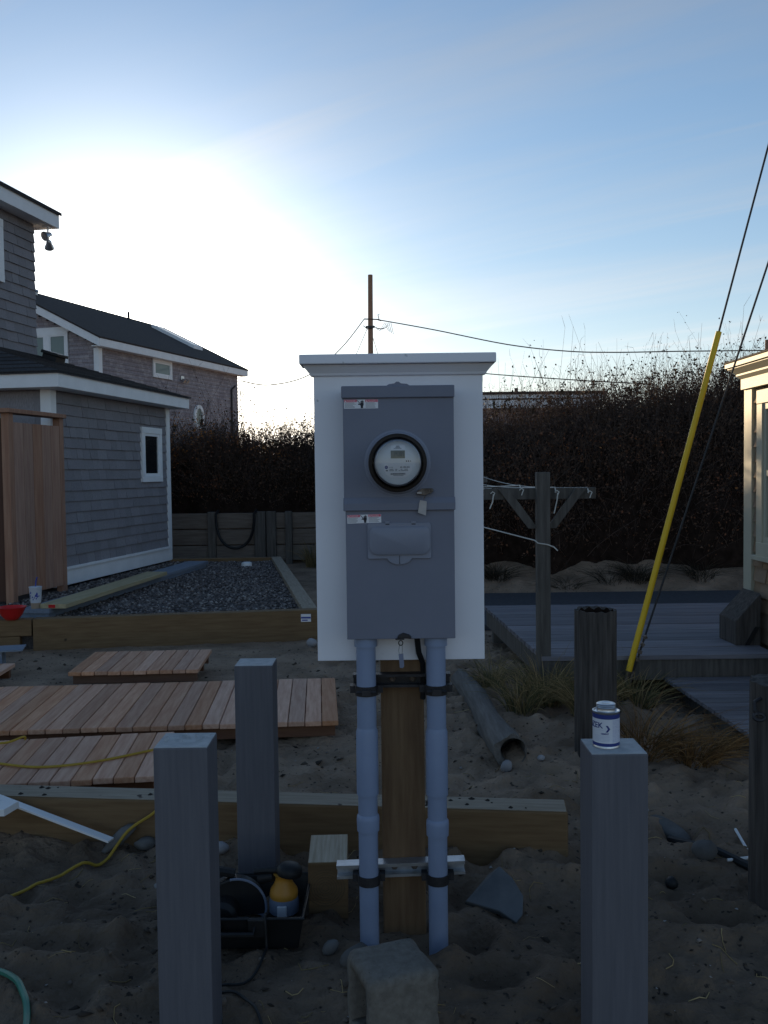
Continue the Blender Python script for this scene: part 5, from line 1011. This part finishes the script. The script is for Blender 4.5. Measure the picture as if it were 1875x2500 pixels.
# ------------------------------------------------------------------ utility poles and overhead wires
def poles():
    P = thing('utility_pole', 'tall bare wooden utility pole rising behind the white board', 'utility pole', (-.55, 46, .5)); o = (-.55, 46, .5)
    m = MB(); m.tube([(-.62, 46, -.5), (-.55, 46, 8.7), (-.53, 46, 11.1)], [.16, .125, .115], 14); m.build('shaft', M['pole'], P, smooth=True, o=o)
    m = MB(); m.tube([(-.85, 45.9, 8.95), (-.2, 45.9, 8.92)], .03, 6); m.tube([(-.2, 45.9, 8.92), (-.02, 45.9, 8.86)], .035, 6); m.tube([(-.12, 45.9, 8.9), (-.18, 45.9, 9.15), (-.10, 45.9, 9.18)], .02, 5); m.build('bracket', M['dark_metal'], P, o=o)
    m = MB()
    for k in range(4): m.tube([(-.40 + .05 * k, 45.85, 8.62 - .06 * k), (-.1 + .1 * k, 45.85, 8.35 + .05 * k), (.15 + .1 * k, 45.85, 8.75), (.32 + .08 * k, 45.85, 8.35 - .05 * k)], .014, 5)
    m.tube([(-.9, 45.85, 8.62), (-.7, 45.85, 8.45), (-.42, 45.85, 8.5)], .02, 5); m.box(-.78, -.34, 45.8, 45.86, 8.5, 8.6); m.build('drop_leads', M['wire'], P, o=o)
    Q = thing('utility_pole', 'distant utility pole at the right edge above the cottage roof', 'utility pole', (16.45, 40, .5)); o2 = (16.45, 40, .5)
    m = MB(); m.tube([(16.45, 40, -.5), (16.45, 40, 6.9)], [.13, .11], 12); m.build('shaft', M['pole'], Q, smooth=True, o=o2); m = MB(); m.box(16.2, 16.5, 39.85, 39.9, 6.35, 6.45); m.build('bracket', M['dark_metal'], Q, o=o2)
    def wire(pts, r, label):
        m = MB(); P = []
        for i in range(len(pts) - 1):
            p0, p1, p2, p3 = (Vector(pts[max(0, min(len(pts) - 1, i + k))]) for k in (-1, 0, 1, 2))
            for t in np.linspace(0, 1, 6, endpoint=False): P.append(.5 * ((2 * p1) + (p2 - p0) * t + (2 * p0 - 5 * p1 + 4 * p2 - p3) * t * t + (3 * p1 - p0 - 3 * p2 + p3) * t ** 3))
        P.append(Vector(pts[-1])); m.tube(P, r, 5); tag(m.build('overhead_wire', M['wire'], o=tuple(P[0])), label, 'wire', 'overhead wires')
    # positions follow a sagging span between the two poles and house drops
    wire([(-.15, 45.9, 8.9), (2.5, 45, 8.25), (5.9, 44, 7.37), (8.5, 43, 6.9), (10.6, 42.2, 6.72), (13, 41.3, 6.62), (16.25, 40, 6.45)], .027, 'overhead wire sagging from the tall pole to the right pole')
    wire([(-.85, 45.9, 8.95), (-1.95, 44.5, 7.35), (-3.3, 42, 5.85), (-4.6, 38.5, 5.1), (-5.38, 35.6, 5.0)], .023, 'service wire sagging from the tall pole to the gabled house')
    wire([(-.6, 46, 6.2), (-3.4, 41.5, 4.85), (-5.35, 35.6, 4.5)], .009, 'thin lower wire reaching the gabled house corner')
    wire([(-.5, 46, 7.2), (3.0, 38, 5.55), (6.3, 32, 4.55), (8, 28, 4.0)], .02, 'lower wire running right above the hedge')
    wire([(-.68, 46, 8.55), (-1.2, 46, 7.4), (-4.0, 46, 1.0)], .014, 'left stay wire of the tall utility pole'); wire([(-.45, 46, 8.1), (-.25, 46, 7.4), (1.7, 46, .8)], .014, 'right stay wire of the tall utility pole')
poles()

# ------------------------------------------------------------------ hedges and grass
def ribbons(P, R, mt, name, tone):
    """three-sided tubes: P (n,k,3) points, R (n,k) radii"""
    n, k, _ = P.shape; D = np.gradient(P, axis=1); D /= np.linalg.norm(D, axis=2, keepdims=True) + 1e-9
    a = np.cross(D, np.array([.3, .9, .2])); a /= np.linalg.norm(a, axis=2, keepdims=True) + 1e-9; b = np.cross(D, a)
    V = np.stack([P + R[..., None] * (a * math.cos(t) + b * math.sin(t)) for t in (0, 2.094, 4.189)], 2).reshape(-1, 3)
    i = np.arange(n)[:, None, None] * k * 3 + np.arange(k - 1)[None, :, None] * 3; s = np.arange(3)[None, None]; s1 = (s + 1) % 3
    F = np.stack([i + s, i + s1, i + 3 + s1, i + 3 + s], -1).reshape(-1, 4); return np_mesh(name, V, F, mt, np.repeat(tone, (k - 1) * 3))
def leaves(C, size, mt, name, tone, up=.3):
    n = len(C); a = NPR.normal(size=(n, 3)); a[:, 2] += up; a /= np.linalg.norm(a, axis=1, keepdims=True); b = np.cross(a, NPR.normal(size=(n, 3))); b /= np.linalg.norm(b, axis=1, keepdims=True); c = np.cross(a, b)
    s = size[:, None]; V = np.stack([C, C + a * s * .5 + b * s * .32 + c * s * .1, C + a * s, C + a * s * .5 - b * s * .32 + c * s * .1], 1).reshape(-1, 3)
    return np_mesh(name, V, (np.arange(n) * 4)[:, None] + np.arange(4)[None], mt, tone)
def hedge(label, x0, x1, prof, ytop, front, back, zbase, ntw, nlf, nsp, loc, rust=0.0):
    """prof: canopy height over x; front/back: y of the foot of each face"""
    Hd = thing('hedge', label, 'hedge', loc); px, pz = zip(*prof); o = np.array(loc)
    def surf(x, t, shrink=0.0):
        h = np.interp(x, px, pz) + .16 * fbm(x * 1.1 + 3, t * 2, 3) + .10 * fbm(x * 4 + 9, t * 5, 2) - shrink
        a = np.pi * t; zb = zbase(x); yf = front(x) + shrink; yk = back + 0 * x - shrink; ym = ytop + 0 * x
        z = zb + (h - zb) * np.sin(a) ** .62; y = np.where(t < .5, ym + (yf - ym) * np.abs(np.cos(a)) ** .9, ym + (yk - ym) * np.abs(np.cos(a)) ** .9)
        return np.stack([x, y + .22 * fbm(x * 2.3, t * 7 + 5, 3), z], -1)
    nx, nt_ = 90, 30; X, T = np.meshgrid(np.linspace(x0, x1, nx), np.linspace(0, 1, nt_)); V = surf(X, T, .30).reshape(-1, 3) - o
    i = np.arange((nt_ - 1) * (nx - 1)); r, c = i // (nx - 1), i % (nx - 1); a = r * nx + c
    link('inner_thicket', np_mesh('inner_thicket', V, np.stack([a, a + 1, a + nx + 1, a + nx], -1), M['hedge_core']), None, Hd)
    x = NPR.uniform(x0, x1, ntw); t = NPR.beta(1.3, 1.6, ntw) * .8; B = surf(x, t, .33); Nn = surf(x, t, 0) - B; Nn /= np.linalg.norm(Nn, axis=1, keepdims=True) + 1e-9
    d = Nn * .6 + NPR.normal(0, .45, (ntw, 3)); d[:, 2] = np.abs(d[:, 2]) + .45; d /= np.linalg.norm(d, axis=1, keepdims=True); L = NPR.gamma(5, .075, ntw) * (.9 + .35 * (t > .3)); cur = NPR.normal(0, .12, (ntw, 3)); s = np.linspace(0, 1, 4)[None, :, None]
    P = B[:, None] + d[:, None] * L[:, None, None] * s + cur[:, None] * L[:, None, None] * s ** 2 * 2; R = np.linspace(1, .35, 4)[None] * NPR.uniform(.0022, .0052, ntw)[:, None]
    m1 = ribbons(P - o, R, M['twig'], 'twigs', NPR.random(ntw)); kind(link('twigs', m1, None, Hd), 'stuff')
    # side shoots
    ns = ntw; j = NPR.integers(0, ntw, ns); u = NPR.integers(1, 4, ns); S0 = P[j, u]; dd = d[j] + NPR.normal(0, .7, (ns, 3)); dd[:, 2] += .2; dd /= np.linalg.norm(dd, axis=1, keepdims=True); l2 = NPR.uniform(.05, .2, ns)
    P2 = S0[:, None] + dd[:, None] * l2[:, None, None] * np.linspace(0, 1, 3)[None, :, None]; m2 = ribbons(P2 - o, np.linspace(1, .4, 3)[None] * np.full((ns, 1), .0024), M['twig'], 'side_shoots', NPR.random(ns)); kind(link('side_shoots', m2, None, Hd), 'stuff')
    j = NPR.integers(0, ntw, nlf); u = NPR.random(nlf) ** .8 * 3; k0 = np.minimum(u.astype(int), 2); fr = (u - k0)[:, None]; C = P[j, k0] * (1 - fr) + P[j, k0 + 1] * fr + NPR.normal(0, .03, (nlf, 3))
    tone = np.clip(NPR.random(nlf) * .75 + .35 * (fbm(C[:, 0] * 1.6, C[:, 2] * 1.6 + C[:, 1], 3) + .25) + rust * sstep(1.5, 2.2, C[:, 2]) * (1 - sstep(-2.6, -1.2, C[:, 0])), 0, 1)  # upper left pushed to orange: rusty leaves plus warm light put into tone
    kind(link('foliage', leaves(C - o, NPR.uniform(.022, .05, nlf), M['leaf'], 'foliage', tone), None, Hd), 'stuff')
    # tall sprigs that break the top outline, each with a tuft of leaves
    xs_ = NPR.uniform(x0, x1, nsp); tt = NPR.uniform(.42, .58, nsp); B = surf(xs_, tt, .05); L = np.minimum(NPR.gamma(3, .06, nsp) + .05, .42); dx = NPR.normal(0, .25, nsp); s = np.linspace(0, 1, 5)[None, :, None]
    dv = np.stack([dx, NPR.normal(0, .15, nsp), np.ones(nsp)], -1); P = B[:, None] + dv[:, None] * L[:, None, None] * s + np.stack([dx * .8, 0 * dx, 0 * dx], -1)[:, None] * L[:, None, None] * s ** 2
    kind(link('top_sprigs', ribbons(P - o, np.linspace(1, .5, 5)[None] * NPR.uniform(.0025, .0045, nsp)[:, None], M['twig'], 'top_sprigs', NPR.random(nsp)), None, Hd), 'stuff')
    nl = nsp * 5; j = NPR.integers(0, nsp, nl); j = np.where(NPR.random(nl) < .75, j - j % 5, j) ; u = 4 - (NPR.random(nl) ** 2 * 3).astype(int); C = P[j, u] + NPR.normal(0, .018, (nl, 3)); kind(link('sprig_leaves', leaves(C - o, NPR.uniform(.03, .06, nl), M['sprig_leaf'], 'sprig_leaves', NPR.random(nl), .1), None, Hd), 'stuff')
gzc = lambda x, y: gz(x, np.full_like(np.asarray(x, float), y), False)
hedge('tall dark thorny hedge covering the bank on the right', .1, 7.0, ((.1, 2.08), (1.5, 2.12), (2.1, 2.25), (2.7, 2.46), (3.1, 2.60), (4.2, 2.70), (5.2, 2.76), (7, 2.8)), 14.0, lambda x: 11.75 + .45 * fbm(x * 1.4, x * 0 + 2.2, 3), 15.8, lambda x: gzc(x, 11.75) + .02 + .22 * fbm(x * 2.1, x * 0 + 8.1, 3), 11000, 52000, 240, (3.4, 13.6, .8))
hedge('rust-tinged thorny hedge on top of the retaining wall at left', -5.2, .3, ((-5.2, 2.12), (-3.6, 2.12), (-3.0, 2.15), (-2.3, 2.12), (-1.1, 2.02), (.3, 2.0)), 16.5, lambda x: np.where(x < -1.0, 15.62, 15.2) + .06 * np.sin(x * 3), 17.8, lambda x: np.where(x < -.95, .80, gzc(x, 15.4)), 8000, 36000, 170, (-2.4, 16.4, .8), .28)

def tuft(label, x, y, n, h, spread, mt, group='clumps of beach grass', lean=(0, 0)):
    r = NPR.random(n) ** .5 * spread * .28; a = NPR.uniform(0, 6.28, n); bx, by = x + r * np.cos(a), y + r * np.sin(a); bz = gz(bx, by) - .01; L = h * NPR.uniform(.55, 1.15, n); out = NPR.uniform(.15, 1.0, n) * spread; aa = a + NPR.normal(0, .7, n)
    s = np.linspace(0, 1, 6); px = bx[:, None] + (np.cos(aa) * out + lean[0])[:, None] * s ** 1.6; py = by[:, None] + (np.sin(aa) * out + lean[1])[:, None] * s ** 1.6; droop = NPR.uniform(.2, .95, n)[:, None]
    pz = bz[:, None] + L[:, None] * (s - droop * .62 * s ** 2.6); P = np.stack([px, py, pz], -1); P[..., 2] = np.maximum(P[..., 2], gz(P[..., 0], P[..., 1], False) - .005)
    R = np.array([1, .95, .8, .6, .4, .12])[None] * NPR.uniform(.0016, .0034, n)[:, None]
    me = ribbons(P - np.array((x, y, G(x, y))), R, M[mt], 'beach_grass', NPR.random(n)); ob = link('beach_grass', me, None); ob.location = (x, y, G(x, y)); tag(ob, label, 'grass', group)
tuft('greenish beach grass clump arching over the log', .84, 5.72, 150, .36, .34, 'grass')
tuft('dry beach grass at the foot of the clothesline post', 1.02, 5.92, 260, .42, .38, 'grass')
tuft('thick dry grass between clothesline post and round pile', 1.22, 5.55, 240, .38, .36, 'grass')
tuft('sparse grass on the sand behind the log', .72, 6.35, 110, .30, .3, 'grass')
tuft('dry grass round the guy wire anchor', 1.58, 5.85, 170, .30, .38, 'grass')
tuft('rusty low grass clump behind the glue can', 1.36, 4.82, 170, .26, .42, 'rust_grass', lean=(.1, 0))
tuft('rusty drooping grass clump right of the glue can', 1.58, 4.70, 190, .25, .38, 'rust_grass', lean=(.08, -.05))
tuft('thin dark grass on the sand far right of the can', 1.80, 4.95, 70, .16, .3, 'rust_grass')
for i_, (x_, y_) in enumerate(((1.5, 11.55), (2.15, 11.4), (2.75, 11.6), (3.35, 11.45), (3.9, 11.5))):
    tuft(('dark scrub clump on the sandy bank, ' + ('just right of the white board', 'behind the clothesline post', 'right of the clothesline arm', 'left of the yellow guard', 'right of the yellow guard')[i_]), x_ + rnd.uniform(-.2, .2), y_ + rnd.uniform(0, .25), rnd.choice((60, 120, 210)), rnd.uniform(.14, .34), rnd.uniform(.3, .8), 'scrub', 'scrub clumps at the hedge foot')
tuft('pale grass clump beside the end of the retaining wall', -1.15, 14.9, 160, .55, .4, 'grass')
tuft('pale grass below the hedge behind the gravel corner', -.8, 14.6, 130, .5, .4, 'grass')
